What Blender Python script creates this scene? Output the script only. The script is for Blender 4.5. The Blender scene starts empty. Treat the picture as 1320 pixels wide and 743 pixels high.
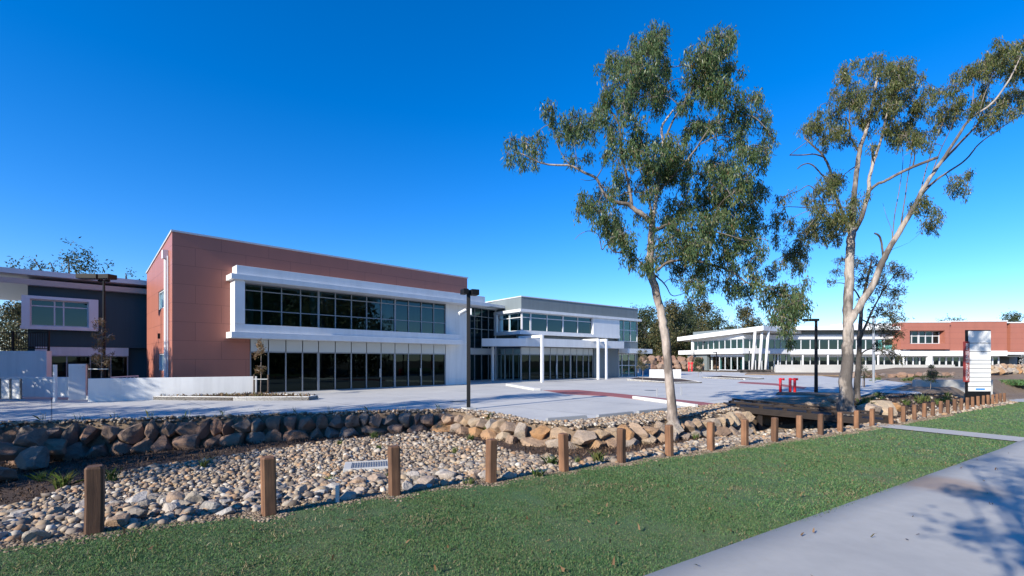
import bpy, bmesh, math, random
import numpy as np
from mathutils import Vector, noise as mnoise
random.seed(7); RNG = np.random.default_rng(7)
R = math.radians
scene = bpy.context.scene
COL = scene.collection
F0, CX, CY, EYE = 600.0, 660.0, 465.0, 1.65     # focal length in photo pixels, horizon row, eye height
FLOOR = -0.25                                   # level of the concrete car park

# ------------------------------------------------------------------ helpers
def at(px, py, Y):
    """pixel + real distance -> world point"""
    return Vector(((px-CX)/F0*Y, Y, EYE-(py-CY)/F0*Y))
def ground_at(px, py, z=FLOOR):
    Y = (EYE-z)*F0/(py-CY)
    return Vector(((px-CX)/F0*Y, Y, z))
ORG = {}
def tag(o, label=None, cat=None, group=None, kind=None):
    if label: o['label'] = label
    if cat: o['category'] = cat
    if group: o['group'] = group
    if kind: o['kind'] = kind
    return o
def thing(name, loc, label, cat, group=None):
    o = bpy.data.objects.new(name, None); COL.objects.link(o)
    o.location = loc; o.empty_display_size = .3; ORG[o] = Vector(loc)
    return tag(o, label, cat, group)
def link_mesh(name, me, mat, parent=None, smooth=False):
    o = bpy.data.objects.new(name, me); COL.objects.link(o)
    if mat: me.materials.append(mat)
    if parent:
        o.parent = parent; ORG[o] = ORG.get(parent, Vector((0,0,0)))
    else: ORG[o] = Vector((0,0,0))
    if smooth: me.polygons.foreach_set('use_smooth', np.ones(len(me.polygons), dtype=bool))
    return o
def np_mesh(name, V, Fc):
    """V (n,3); Fc (m,k) uniform faces"""
    me = bpy.data.meshes.new(name)
    V = np.asarray(V, dtype=np.float32); Fc = np.asarray(Fc, dtype=np.int32)
    m, k = Fc.shape
    me.vertices.add(len(V)); me.vertices.foreach_set('co', V.ravel())
    me.loops.add(m*k); me.loops.foreach_set('vertex_index', Fc.ravel())
    me.polygons.add(m); me.polygons.foreach_set('loop_start', np.arange(0, m*k, k, dtype=np.int32))
    me.polygons.foreach_set('loop_total', np.full(m, k, dtype=np.int32))
    me.update(calc_edges=True); me.validate()
    return me
class Fr:
    """building frame: u along the front, n outward, z up from the floor"""
    def __init__(s, o, d, base=FLOOR):
        L = math.hypot(*d); s.o = o; s.d = (d[0]/L, d[1]/L); s.n = (s.d[1], -s.d[0]); s.base = base
    def p(s, u, n, z):
        return (s.o[0]+s.d[0]*u+s.n[0]*n, s.o[1]+s.d[1]*u+s.n[1]*n, s.base+z)
WORLD = Fr((0,0), (1,0), 0)      # here n = -Y
class MB:
    def __init__(s): s.v = []; s.f = []
    def add(s, vs, fs):
        b = len(s.v); s.v += [tuple(v) for v in vs]; s.f += [[i+b for i in f] for f in fs]
    def hexa(s, P):   # 4 bottom (ccw from above) + 4 top
        s.add(P, [(3,2,1,0),(4,5,6,7),(0,1,5,4),(1,2,6,5),(2,3,7,6),(3,0,4,7)])
    def box(s, fr, u0, u1, n0, n1, z0, z1, z1b=None):
        """z1 top at n1 side, z1b top at n0 side"""
        if z1b is None: z1b = z1
        s.hexa([fr.p(u0,n1,z0), fr.p(u1,n1,z0), fr.p(u1,n0,z0), fr.p(u0,n0,z0),
                fr.p(u0,n1,z1), fr.p(u1,n1,z1), fr.p(u1,n0,z1b), fr.p(u0,n0,z1b)])
        return s
    def wbox(s, x0, x1, y0, y1, z0, z1): return s.box(WORLD, x0, x1, -y1, -y0, z0, z1)
    def quad(s, fr, u0, u1, n, z0, z1):
        s.add([fr.p(u0,n,z0), fr.p(u1,n,z0), fr.p(u1,n,z1), fr.p(u0,n,z1)], [(0,1,2,3)])
    def quadn(s, fr, u, n0, n1, z0, z1):      # pane facing -u
        s.add([fr.p(u,n0,z0), fr.p(u,n1,z0), fr.p(u,n1,z1), fr.p(u,n0,z1)], [(0,1,2,3)])
    def prism(s, pts, z0, z1):
        n = len(pts); A = sum(pts[i][0]*pts[(i+1)%n][1]-pts[(i+1)%n][0]*pts[i][1] for i in range(n))
        if A < 0: pts = pts[::-1]
        z1f = z1 if callable(z1) else (lambda x, y: z1)
        s.add([(p[0],p[1],z0) for p in pts]+[(p[0],p[1],z1f(p[0],p[1])) for p in pts],
              [list(range(n))[::-1], list(range(n,2*n))]+[(i,(i+1)%n,n+(i+1)%n,n+i) for i in range(n)])
    def tube(s, pts, rad, sides=8, cap=True):
        pts = [Vector(p) for p in pts]; n = len(pts); rings = []
        if not hasattr(rad, '__len__'): rad = [rad]*n
        ref = Vector((0,0,1)) if abs((pts[-1]-pts[0]).normalized().z) < .9 else Vector((1,0,0))
        for i, p in enumerate(pts):
            t = (pts[min(i+1,n-1)]-pts[max(i-1,0)])
            if t.length < 1e-9: t = Vector((0,0,1))
            t.normalize(); a = t.cross(ref)
            if a.length < 1e-6: a = t.orthogonal()
            a.normalize(); b = t.cross(a); ref = a.cross(t)
            rings.append([p+(a*math.cos(2*math.pi*k/sides)+b*math.sin(2*math.pi*k/sides))*rad[i] for k in range(sides)])
        vs = [v for r in rings for v in r]
        fs = [(i*sides+k, (i+1)*sides+k, (i+1)*sides+(k+1)%sides, i*sides+(k+1)%sides) for i in range(n-1) for k in range(sides)]
        if cap: fs += [list(range(sides)), list(range((n-1)*sides, n*sides))[::-1]]
        s.add(vs, fs); return s
    def build(s, name, mat, parent=None, smooth=False, bevel=0):
        off = ORG.get(parent, Vector((0,0,0))) if parent else Vector((0,0,0))
        me = bpy.data.meshes.new(name)
        me.from_pydata([(v[0]-off.x, v[1]-off.y, v[2]-off.z) for v in s.v], [], s.f); me.update()
        o = link_mesh(name, me, mat, parent, smooth)
        if bevel:
            m = o.modifiers.new('bevel', 'BEVEL'); m.width = bevel; m.segments = 2; m.limit_method = 'ANGLE'
        return o
def copy_tree(o, parent=None):
    c = o.copy(); COL.objects.link(c)
    if parent: c.parent = parent
    for ch in list(o.children): copy_tree(ch, c)
    return c
ORD = ['first','second','third','fourth','fifth','sixth','seventh','eighth','ninth','tenth','eleventh','twelfth','thirteenth','fourteenth','fifteenth',
 'sixteenth','seventeenth','eighteenth','nineteenth','twentieth','twenty-first','twenty-second','twenty-third','twenty-fourth','twenty-fifth','twenty-sixth',
 'twenty-seventh','twenty-eighth','twenty-ninth','thirtieth','thirty-first','thirty-second','thirty-third','thirty-fourth']

# ------------------------------------------------------------------ materials
class NT:
    def __init__(s, name):
        s.m = bpy.data.materials.new(name); s.m.use_nodes = True; s.t = s.m.node_tree; s.t.nodes.clear()
        s.out = s.n('ShaderNodeOutputMaterial')
    def n(s, typ, **kw):
        nd = s.t.nodes.new(typ)
        for k, v in kw.items():
            if k in nd.inputs.keys() if isinstance(k, str) else False: pass
            setattr(nd, k, v)
        return nd
    def l(s, a, b): s.t.links.new(a, b)
    def val(s, sock, v):
        if isinstance(v, bpy.types.NodeSocket): s.l(v, sock)
        else: sock.default_value = v
    def coord(s, kind='Object'): return s.n('ShaderNodeTexCoord').outputs[kind]
    def mapping(s, vec, scale=(1,1,1), rot=(0,0,0), loc=(0,0,0)):
        m = s.n('ShaderNodeMapping'); s.l(vec, m.inputs['Vector'])
        m.inputs['Scale'].default_value = scale; m.inputs['Rotation'].default_value = rot; m.inputs['Location'].default_value = loc
        return m.outputs[0]
    def noise(s, vec, scale, detail=4, rough=.55, out='Fac'):
        n = s.n('ShaderNodeTexNoise'); s.l(vec, n.inputs['Vector'])
        n.inputs['Scale'].default_value = scale; n.inputs['Detail'].default_value = detail; n.inputs['Roughness'].default_value = rough
        return n.outputs[out]
    def ramp(s, fac, stops):
        r = s.n('ShaderNodeValToRGB'); s.l(fac, r.inputs[0]); e = r.color_ramp.elements
        while len(e) < len(stops): e.new(.5)
        for el, (p, c) in zip(e, stops):
            el.position = p; el.color = (*c, 1) if len(c) == 3 else c
        return r.outputs[0]
    def mix(s, fac, a, b, blend='MIX'):
        m = s.n('ShaderNodeMix', data_type='RGBA', blend_type=blend)
        s.val(m.inputs[0], fac)
        for sock, v in ((m.inputs[6], a), (m.inputs[7], b)):
            s.val(sock, (*v, 1) if isinstance(v, tuple) and len(v) == 3 else v)
        return m.outputs[2]
    def math(s, op, a, b=0.0, clamp=False):
        m = s.n('ShaderNodeMath', operation=op, use_clamp=clamp); s.val(m.inputs[0], a); s.val(m.inputs[1], b); return m.outputs[0]
    def bump(s, h, strength=.3, dist=.02):
        b = s.n('ShaderNodeBump'); b.inputs['Strength'].default_value = strength; b.inputs['Distance'].default_value = dist
        s.l(h, b.inputs['Height']); return b.outputs[0]
    def bsdf(s, color, rough=.6, normal=None, metal=0, spec=.5):
        p = s.n('ShaderNodeBsdfPrincipled')
        s.val(p.inputs['Base Color'], (*color, 1) if isinstance(color, tuple) and len(color) == 3 else color)
        s.val(p.inputs['Roughness'], rough); p.inputs['Metallic'].default_value = metal
        p.inputs['Specular IOR Level'].default_value = spec
        if normal is not None: s.l(normal, p.inputs['Normal'])
        return p.outputs[0]
    def done(s, sh): s.l(sh, s.out.inputs[0]); return s.m
def paint(name, c, rough=.45, var=.08, scale=1.5, metal=0, spec=.5):
    t = NT(name); co = t.coord(); n = t.noise(co, scale, 6, .6)
    col = t.mix(t.math('MULTIPLY', n, 1), tuple(x*(1-var) for x in c), tuple(min(1,x*(1+var)) for x in c))
    n2 = t.noise(co, 30, 3)
    return t.done(t.bsdf(col, rough, t.bump(n2, .06, .004), metal, spec))
def streaked(name, c, rough=.5, dark=.86):
    """painted render with faint rain streaks"""
    t = NT(name); co = t.coord()
    n = t.noise(t.mapping(co, (2.5,2.5,.25)), 1.0, 5, .6); n2 = t.noise(co, .6, 4)
    f = t.ramp(n, [(.35,(dark,)*3),(.6,(1,1,1))]); g = t.ramp(n2, [(.3,(.92,.92,.92)),(.7,(1,1,1))])
    col = t.mix(1.0, t.mix(1.0, c, f, 'MULTIPLY'), g, 'MULTIPLY')
    return t.done(t.bsdf(col, rough, t.bump(t.noise(co, 60, 2), .05, .003)))
M = {}
M['white'] = streaked('white_paint', (.74,.74,.735), .42, .93)
M['white_wall'] = streaked('white_render', (.76,.76,.74), .6, .88)
M['spandrel'] = paint('spandrel_panel', (.52,.55,.55), .35, .04)
M['grey_wall'] = streaked('grey_render', (.17,.20,.205), .6, .9)
M['dark_wall'] = streaked('charcoal_render', (.022,.064,.082), .6, .9)
M['light_grey'] = paint('light_grey_metal', (.55,.56,.58), .4, .05)
M['alu'] = paint('mullion_aluminium', (.27,.29,.31), .38, .04, metal=.2)
M['black'] = paint('black_metal', (.008,.008,.009), .5, .1, spec=.25)
M['red_paint'] = paint('red_enamel', (.68,.022,.03), .35, .1)
M['interior'] = paint('interior_plaster', (.38,.40,.40), .8, .05)
M['interior_floor'] = paint('interior_floor', (.22,.22,.21), .6, .1)
M['steel'] = paint('galvanised_steel', (.42,.43,.44), .4, .1, metal=.6)
M['roof'] = paint('roof_sheet', (.45,.46,.47), .45, .06)
M['blue'] = paint('blue_vinyl', (.02,.22,.62), .4, .05)
M['bin_blue'] = paint('faded_blue', (.10,.20,.28), .5, .1)
M['plastic_grey'] = paint('grey_plastic', (.10,.11,.115), .5, .08)
def cladding():
    t = NT('red_cladding'); co = t.coord()
    v = t.mapping(co, (1,1,1), (0,0,-math.atan2(.7025,.7117)))
    s = t.n('ShaderNodeSeparateXYZ'); t.l(v, s.inputs[0])
    c = t.n('ShaderNodeCombineXYZ'); t.l(t.math('ADD', s.outputs[0], s.outputs[1]), c.inputs[0]); t.l(s.outputs[2], c.inputs[1])
    b = t.n('ShaderNodeTexBrick'); t.l(c.outputs[0], b.inputs['Vector'])
    b.inputs['Scale'].default_value = 1; b.inputs['Brick Width'].default_value = 2.4; b.inputs['Row Height'].default_value = .98
    b.inputs['Mortar Size'].default_value = .012; b.inputs['Mortar Smooth'].default_value = .1; b.offset = .5
    b.inputs['Color1'].default_value = (.345,.130,.090,1); b.inputs['Color2'].default_value = (.33,.124,.086,1); b.inputs['Mortar'].default_value = (.20,.075,.055,1)
    n = t.noise(t.mapping(co, (1,1,.3)), 1.2, 5)
    col = t.mix(t.ramp(n, [(.3,(0,0,0)),(.75,(1,1,1))]), b.outputs[0], t.mix(1.0, b.outputs[0], (1.12,1.1,1.1), 'MULTIPLY'))
    return t.done(t.bsdf(col, .42, t.bump(t.math('MULTIPLY', b.outputs['Fac'], -1), .4, .01)))
M['red'] = cladding()
def glass(name, tint, base=.05, fr=1.3):
    t = NT(name)
    tr = t.n('ShaderNodeBsdfTransparent'); tr.inputs[0].default_value = (*tint, 1)
    n = t.noise(t.coord(), .8, 2)
    gl = t.n('ShaderNodeBsdfGlossy'); gl.inputs['Roughness'].default_value = .015; gl.inputs[0].default_value = (.66,.95,1,1)
    t.l(t.bump(n, .04, .05), gl.inputs['Normal'])
    f = t.n('ShaderNodeFresnel'); f.inputs[0].default_value = 1.52
    m = t.n('ShaderNodeMixShader'); t.l(t.math('ADD', t.math('MULTIPLY', f.outputs[0], fr), base, True), m.inputs[0])
    t.l(tr.outputs[0], m.inputs[1]); t.l(gl.outputs[0], m.inputs[2])
    return t.done(m.outputs[0])
M['glass'] = glass('teal_glass', (.06,.25,.27), .02, 1.1)
M['glass_low'] = glass('dark_glass', (.022,.065,.075), .0, .55)
M['glass_clear'] = glass('sea_green_glass', (.10,.30,.30), .03)
def concrete(name, c, joints=0, rot=0, stain=True, patch=None):
    t = NT(name); co = t.coord()
    n = t.noise(co, .35, 6, .6); n2 = t.noise(co, 4, 6, .65); n3 = t.noise(co, 90, 3)
    f = t.ramp(n, [(.3,(.86,.86,.87)),(.7,(1.05,1.04,1.02))]); g = t.ramp(n2, [(.3,(.93,.93,.93)),(.7,(1.04,1.04,1.04))])
    col = t.mix(1.0, t.mix(1.0, c, f, 'MULTIPLY'), g, 'MULTIPLY')
    if joints:
        b = t.n('ShaderNodeTexBrick'); t.l(t.mapping(co, (1,1,1), (0,0,rot)), b.inputs['Vector']); b.offset = 0
        b.inputs['Scale'].default_value = 1; b.inputs['Brick Width'].default_value = joints; b.inputs['Row Height'].default_value = joints
        b.inputs['Mortar Size'].default_value = .02
        n4 = t.noise(t.mapping(co, (.5,.5,1), (0,0,.7)), .9, 3); col = t.mix(t.ramp(n4, [(.58,(0,0,0)),(.72,(.35,.35,.35))]), col, (.30,.295,.29))
        col = t.mix(t.math('MULTIPLY', b.outputs['Fac'], .8), col, (.12,.12,.12))
    if patch:
        d = t.n('ShaderNodeVectorMath', operation='DISTANCE'); sc = t.n('ShaderNodeVectorMath', operation='MULTIPLY')
        w = t.n('ShaderNodeVectorMath', operation='ADD'); ns = t.n('ShaderNodeTexNoise'); t.l(co, ns.inputs[0]); ns.inputs['Scale'].default_value = 1.6; ns.inputs['Detail'].default_value = 6
        t.l(co, w.inputs[0]); t.l(ns.outputs['Color'], w.inputs[1])
        t.l(w.outputs[0], d.inputs[0]); d.inputs[1].default_value = (patch[0]+.5, patch[1]+.5, patch[2]+.5)
        m = t.ramp(t.math('DIVIDE', d.outputs['Value'], patch[3]), [(.45,(1,1,1)),(1.0,(0,0,0))])
        col = t.mix(t.math('MULTIPLY', m, .65), col, (.33,.21,.13))
    return t.done(t.bsdf(col, .75, t.bump(n3, .12, .004)))
M['pavement'] = concrete('carpark_concrete', (.50,.49,.465), 4.5, -.78)
M['path'] = concrete('footpath_concrete', (.42,.405,.375), 0, 0, True, (6.9,7.65,-.4,1.15))
M['concrete'] = concrete('cast_concrete', (.48,.47,.44))
M['stop'] = concrete('wheel_stop_concrete', (.27,.28,.29))
M['kerb'] = concrete('kerb_concrete', (.62,.61,.58))
def two(name, scale, c1, c2, rough=.9, bump=.5, dist=.03, detail=8, fine=40):
    t = NT(name); co = t.coord(); n = t.noise(co, scale, detail, .65); n2 = t.noise(co, fine, 4, .7)
    col = t.mix(t.ramp(n, [(.35,(0,0,0)),(.65,(1,1,1))]), c1, c2)
    col = t.mix(1.0, col, t.ramp(n2, [(.25,(.5,.5,.5)),(.7,(1.3,1.3,1.3))]), 'MULTIPLY')
    return t.done(t.bsdf(col, rough, t.bump(n2, bump, dist)))
M['mulch'] = two('bark_mulch', 1.3, (.035,.021,.014), (.085,.050,.032), .95, .8, .04)
M['earth'] = two('dry_earth', .35, (.16,.105,.065), (.24,.175,.115), .95, .6, .04)
M['lawn'] = two('lawn_turf', .9, (.062,.130,.046), (.125,.152,.062), .95, .8, .03, 8, 60)
M['grit'] = two('stone_grit', 3, (.09,.07,.055), (.18,.15,.12), .9, .9, .04, 8, 25)
M['redpave'] = concrete('red_paving', (.30,.095,.085))
def island(name, stops, rough=.8, translucent=0, bumpscale=0, nscale=0):
    t = NT(name); g = t.n('ShaderNodeNewGeometry'); col = t.ramp(g.outputs['Random Per Island'], stops)
    nrm = None
    if nscale:
        co = t.coord(); n = t.noise(co, nscale, 5, .6)
        col = t.mix(1.0, col, t.ramp(n, [(.25,(.7,.7,.7)),(.75,(1.18,1.16,1.13))]), 'MULTIPLY'); nrm = t.bump(n, .35, .03)
    sh = t.bsdf(col, rough, nrm, spec=.35)
    if translucent:
        tl = t.n('ShaderNodeBsdfTranslucent'); t.l(col, tl.inputs[0]); m = t.n('ShaderNodeMixShader'); m.inputs[0].default_value = translucent
        t.l(sh, m.inputs[1]); t.l(tl.outputs[0], m.inputs[2]); sh = m.outputs[0]
    return t.done(sh)
M['stone'] = island('river_stone', [(0,(.10,.080,.066)),(.2,(.22,.18,.145)),(.4,(.36,.26,.16)),(.55,(.41,.36,.29)),(.7,(.34,.20,.105)),(.85,(.24,.21,.18)),(.95,(.42,.36,.29)),(1,(.58,.54,.47))], .8, 0, 0, 9)
M['leaf'] = island('gum_leaf', [(0,(.052,.100,.038)),(.35,(.082,.142,.052)),(.65,(.118,.178,.068)),(.88,(.175,.21,.088)),(.97,(.22,.17,.08)),(1,(.22,.095,.05))], .38, .45)
M['leaf2'] = island('pale_gum_leaf', [(0,(.065,.095,.030)),(.4,(.105,.135,.042)),(.7,(.155,.175,.055)),(.92,(.21,.19,.07)),(1,(.21,.125,.055))], .38, .42)
M['leaf_dark'] = island('dark_leaf', [(0,(.022,.036,.014)),(.5,(.040,.058,.022)),(1,(.080,.092,.034))], .55, .15)
M['leaf_olive'] = island('olive_needle_leaf', [(0,(.030,.042,.018)),(.5,(.060,.066,.024)),(.85,(.115,.095,.035)),(1,(.16,.12,.05))], .6, .15)
M['leaf_brown'] = island('dry_brown_leaf', [(0,(.13,.075,.035)),(.5,(.21,.12,.06)),(1,(.12,.12,.04))], .6, .2)
M['blade'] = island('grass_blade', [(0,(.056,.145,.050)),(.4,(.092,.205,.068)),(.74,(.140,.235,.082)),(.92,(.20,.21,.09)),(1,(.36,.28,.15))], .6, .25)
M['tuft'] = island('tuft_blade', [(0,(.05,.10,.02)),(.6,(.10,.16,.035)),(1,(.22,.20,.07))], .5, .3)
def rock(name, stops):
    t = NT(name); co = t.coord(); oi = t.n('ShaderNodeObjectInfo')
    base = t.ramp(oi.outputs['Random'], stops)
    v = t.n('ShaderNodeVectorMath', operation='ADD'); t.l(co, v.inputs[0]); t.l(oi.outputs['Random'], v.inputs[1])
    n = t.noise(v.outputs[0], 1.4, 8, .65); n2 = t.noise(v.outputs[0], 14, 6, .7)
    col = t.mix(1.0, base, t.ramp(n, [(.25,(.55,.55,.58)),(.5,(.95,.95,.95)),(.75,(1.25,1.15,1.02))]), 'MULTIPLY')
    col = t.mix(1.0, col, t.ramp(n2, [(.25,(.72,.72,.72)),(.7,(1.12,1.12,1.12))]), 'MULTIPLY')
    h = t.math('ADD', t.math('MULTIPLY', n, 1.5), n2)
    return t.done(t.bsdf(col, .9, t.bump(h, .9, .08)))
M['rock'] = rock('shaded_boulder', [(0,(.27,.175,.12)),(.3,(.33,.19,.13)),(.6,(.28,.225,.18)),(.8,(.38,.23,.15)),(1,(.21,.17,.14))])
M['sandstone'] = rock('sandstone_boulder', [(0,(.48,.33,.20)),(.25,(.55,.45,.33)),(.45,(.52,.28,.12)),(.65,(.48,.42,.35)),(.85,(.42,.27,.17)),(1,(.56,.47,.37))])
def bark(name, c1, c2, dark, lo=.44):
    t = NT(name); co = t.coord()
    n = t.noise(t.mapping(co, (4,4,.7)), 1.2, 6, .65); n2 = t.noise(t.mapping(co, (1.2,1.2,.5)), 1.1, 5, .6); n3 = t.noise(t.mapping(co, (14,14,2)), 1.6, 5, .7)
    col = t.mix(t.ramp(n, [(.35,(0,0,0)),(.65,(1,1,1))]), c1, c2)
    col = t.mix(t.ramp(n2, [(lo,(1,1,1)),(lo+.1,(0,0,0))]), col, dark)
    col = t.mix(1.0, col, t.ramp(n3, [(.3,(.72,.72,.72)),(.65,(1.1,1.1,1.1))]), 'MULTIPLY')
    return t.done(t.bsdf(col, .85, t.bump(t.math('ADD', n, n3), .4, .03)))
M['bark1'] = bark('smooth_gum_bark', (.27,.215,.18), (.46,.39,.335), (.15,.12,.10), .42)
M['bark2'] = bark('patchy_gum_bark', (.26,.215,.185), (.44,.385,.335), (.10,.085,.075), .46)
M['bark_twig'] = bark('brown_twig_bark', (.13,.105,.09), (.21,.175,.15), (.08,.065,.055))
M['bark_dark'] = bark('rough_dark_bark', (.065,.055,.048), (.12,.10,.088), (.04,.035,.03))
def timber(name, c1, c2, rot=(0,0,0), grain=(22,22,1.2)):
    t = NT(name); co = t.coord(); oi = t.n('ShaderNodeObjectInfo')
    v = t.n('ShaderNodeVectorMath', operation='ADD'); t.l(co, v.inputs[0])
    sc = t.n('ShaderNodeVectorMath', operation='SCALE'); sc.inputs['Scale'].default_value = 37; t.l(oi.outputs['Random'], sc.inputs[0])
    cb = t.n('ShaderNodeCombineXYZ'); t.l(t.math('MULTIPLY', oi.outputs['Random'], 37), cb.inputs[0]); t.l(t.math('MULTIPLY', oi.outputs['Random'], 91), cb.inputs[2]); t.l(cb.outputs[0], v.inputs[1])
    g = t.noise(t.mapping(v.outputs[0], grain, rot), 1, 7, .7); b = t.noise(v.outputs[0], 2.2, 4)
    col = t.mix(t.ramp(g, [(.28,(0,0,0)),(.7,(1,1,1))]), c1, c2)
    col = t.mix(1.0, col, t.ramp(b, [(.3,(.62,.58,.56)),(.7,(1.2,1.15,1.1))]), 'MULTIPLY')
    col = t.mix(1.0, col, t.ramp(oi.outputs['Random'], [(0,(.5,.47,.46)),(.5,(.95,.90,.86)),(1,(1.3,1.2,1.1))]), 'MULTIPLY')
    return t.done(t.bsdf(col, .8, t.bump(g, .5, .008)))
M['timber'] = timber('bollard_timber', (.10,.050,.028), (.26,.145,.080))
M['timber_dark'] = timber('dark_bridge_timber', (.014,.010,.008), (.045,.032,.026), (0,0,0), (3,3,30))
M['stake'] = timber('stake_timber', (.06,.045,.035), (.12,.09,.07))

# ------------------------------------------------------------------ world, sun, camera
LD = (.70, .714)                         # horizontal travel of the sunlight
SUN_EL = 27
w = bpy.data.worlds.new('World'); scene.world = w; w.use_nodes = True
wt = w.node_tree; wt.nodes.clear()
sky = wt.nodes.new('ShaderNodeTexSky'); sky.sky_type = 'NISHITA'; sky.sun_disc = False
sky.sun_elevation = R(SUN_EL); sky.sun_rotation = math.atan2(-LD[0], -LD[1]) % (2*math.pi)
sky.altitude = 0; sky.air_density = 1.0; sky.dust_density = 0.0; sky.ozone_density = 5.0
hs = wt.nodes.new('ShaderNodeHueSaturation'); hs.inputs['Saturation'].default_value = 1.28
bg = wt.nodes.new('ShaderNodeBackground'); bg.inputs[1].default_value = .135
wo = wt.nodes.new('ShaderNodeOutputWorld')
mul = wt.nodes.new('ShaderNodeMix'); mul.data_type = 'RGBA'; mul.blend_type = 'MULTIPLY'; mul.inputs[0].default_value = 1; mul.inputs[7].default_value = (.92,.90,1.03,1)
wt.links.new(sky.outputs[0], mul.inputs[6]); wt.links.new(mul.outputs[2], hs.inputs['Color']); wt.links.new(hs.outputs[0], bg.inputs[0]); wt.links.new(bg.outputs[0], wo.inputs[0])
ld = bpy.data.lights.new('sun', 'SUN'); ld.energy = 4.8; ld.angle = R(.5); ld.color = (1, .93, .81)
so = bpy.data.objects.new('sun', ld); COL.objects.link(so)
so.rotation_euler = Vector((LD[0]*math.cos(R(SUN_EL)), LD[1]*math.cos(R(SUN_EL)), -math.sin(R(SUN_EL)))).to_track_quat('-Z', 'Y').to_euler()
so.location = (-20,-20,30)
cd = bpy.data.cameras.new('camera'); cam = bpy.data.objects.new('camera', cd); COL.objects.link(cam)
cam.location = (0,0,EYE); cam.rotation_euler = (R(90),0,0)
cd.sensor_width = 36; cd.lens = 36*F0/1320; cd.shift_y = (CY-371.5)/1320; cd.clip_end = 6000; cd.clip_start = .05
scene.camera = cam
scene.view_settings.view_transform = 'Standard'; scene.view_settings.look = 'None'; scene.view_settings.exposure = 0.72; scene.view_settings.gamma = 1

# ------------------------------------------------------------------ terrain
B0 = (-3.97, 4.42); TX, TY = .815, .579
def sq(X, Y):
    X = np.asarray(X, float); Y = np.asarray(Y, float)
    return (X-B0[0])*TX+(Y-B0[1])*TY, -(X-B0[0])*TY+(Y-B0[1])*TX
def xy(s, q): return B0[0]+s*TX-q*TY, B0[1]+s*TY+q*TX
PLAT = np.array([(-3000,-500),(-60,11.5),(-22,13.2),(-14.2,14.1),(-9.7,15.9),(-5.5,17.1),(-2.6,17.7),(-1.4,16.6),(.3,14.5),(1.9,13.3),(3.5,13.9),(5.3,15.2),(7.6,17.0),
  (9.2,18.4),(10.6,19.7),(13,19.6),(17,21.3),(22,25.3),(30,31.4),(36,36.3),(46,44),(3000,2000),(3000,4000),(-3000,4000)])
def poly_sd(X, Y, P):
    shp = X.shape; X = X.ravel(); Y = Y.ravel(); d = np.full(X.shape, 1e9); ins = np.zeros(X.shape, bool)
    for i in range(len(P)):
        a = P[i]; b = P[(i+1) % len(P)]; e = b-a
        t = np.clip(((X-a[0])*e[0]+(Y-a[1])*e[1])/(e@e), 0, 1)
        d = np.minimum(d, np.hypot(X-a[0]-t*e[0], Y-a[1]-t*e[1]))
        c = (a[1] > Y) != (b[1] > Y)
        with np.errstate(divide='ignore', invalid='ignore'): ins ^= c & (X < (b[0]-a[0])*(Y-a[1])/(b[1]-a[1])+a[0])
    return np.where(ins, d, -d).reshape(shp)
def sstep(x): x = np.clip(x, 0, 1); return x*x*(3-2*x)
def zlawn(s):
    s = np.clip(s, -6, 60); return -.02+np.where(s < 18, -.036*s, -.648-.0203*(s-18))
def terr(X, Y):
    X = np.asarray(X, float); Y = np.asarray(Y, float)
    s, q = sq(X, Y); zg = zlawn(s)
    zs = np.interp(X, [-30,-14,-9.7,-2.4,1.4,6,9,13,18,25,34,50], [-1.5,-1.4,-1.2,-.95,-.85,-.9,-1.15,-1.2,-1.15,-1.25,-1.35,-1.5])
    L = np.interp(s, [-10,0,6,10,20,40], [6,6,4.6,3.6,2.2,1.5])
    zo = zg+(zs-zg)*sstep((q-.1)/L)
    dp = poly_sd(X, Y, PLAT)
    wd = np.interp(X, [9.5,12,14], [.3,.9,1.5])
    zp = -.29+.95*sstep((Y-50)/14)*sstep((X-47)/8)*(1-sstep((Y-66)/6))
    return zo+(np.maximum(zp, -.29)-zo)*sstep((dp+.45*wd)/wd)
def tz(x, y): return float(terr(np.array([x]), np.array([y]))[0])
def ray_ground(px, py):
    """where the ray through a photo pixel meets the terrain"""
    Ys = np.linspace(2.5, 60, 1200); X = (px-CX)/F0*Ys; Z = EYE-(py-CY)/F0*Ys
    d = Z-terr(X, Ys); i = np.argmax(d < 0) if (d < 0).any() else len(Ys)-1
    return Vector((X[i], Ys[i], Z[i]))
def axis(lo, hi, step, far, g=1.35):
    a = list(np.arange(lo, hi+1e-6, step)); d = step; x = hi
    while x < far: d *= g; x += d; a.append(x)
    d = step; x = lo
    while x > -far: d *= g; x -= d; a.insert(0, x)
    return np.array(a)
def grid_mesh(gx, gy, fz):
    X, Y = np.meshgrid(gx, gy); Z = fz(X, Y)
    V = np.stack([X.ravel(), Y.ravel(), Z.ravel()], 1); nx, ny = len(gx), len(gy)
    I = (np.arange(ny-1)[:,None]*nx+np.arange(nx-1)[None,:]).ravel()
    return V, np.stack([I, I+1, I+1+nx, I+nx], 1)
def rnoise(X, Y, sc, seed=0):
    out = np.zeros(X.size)
    for i, (x, y) in enumerate(zip(X.ravel(), Y.ravel())): out[i] = mnoise.noise((x*sc+seed, y*sc, seed*.37))
    return out.reshape(X.shape)
V, Fc = grid_mesh(axis(-24, 46, .22, 3500), axis(-4, 44, .22, 3500), terr)
near = (np.abs(V[:,0]-8) < 30) & (V[:,1] > 2) & (V[:,1] < 40)
V[near,2] += .03*rnoise(V[near,0], V[near,1], 1.7)
g = link_mesh('ground', np_mesh('ground', V, Fc), M['earth'], None, True); tag(g, kind='structure')

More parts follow.
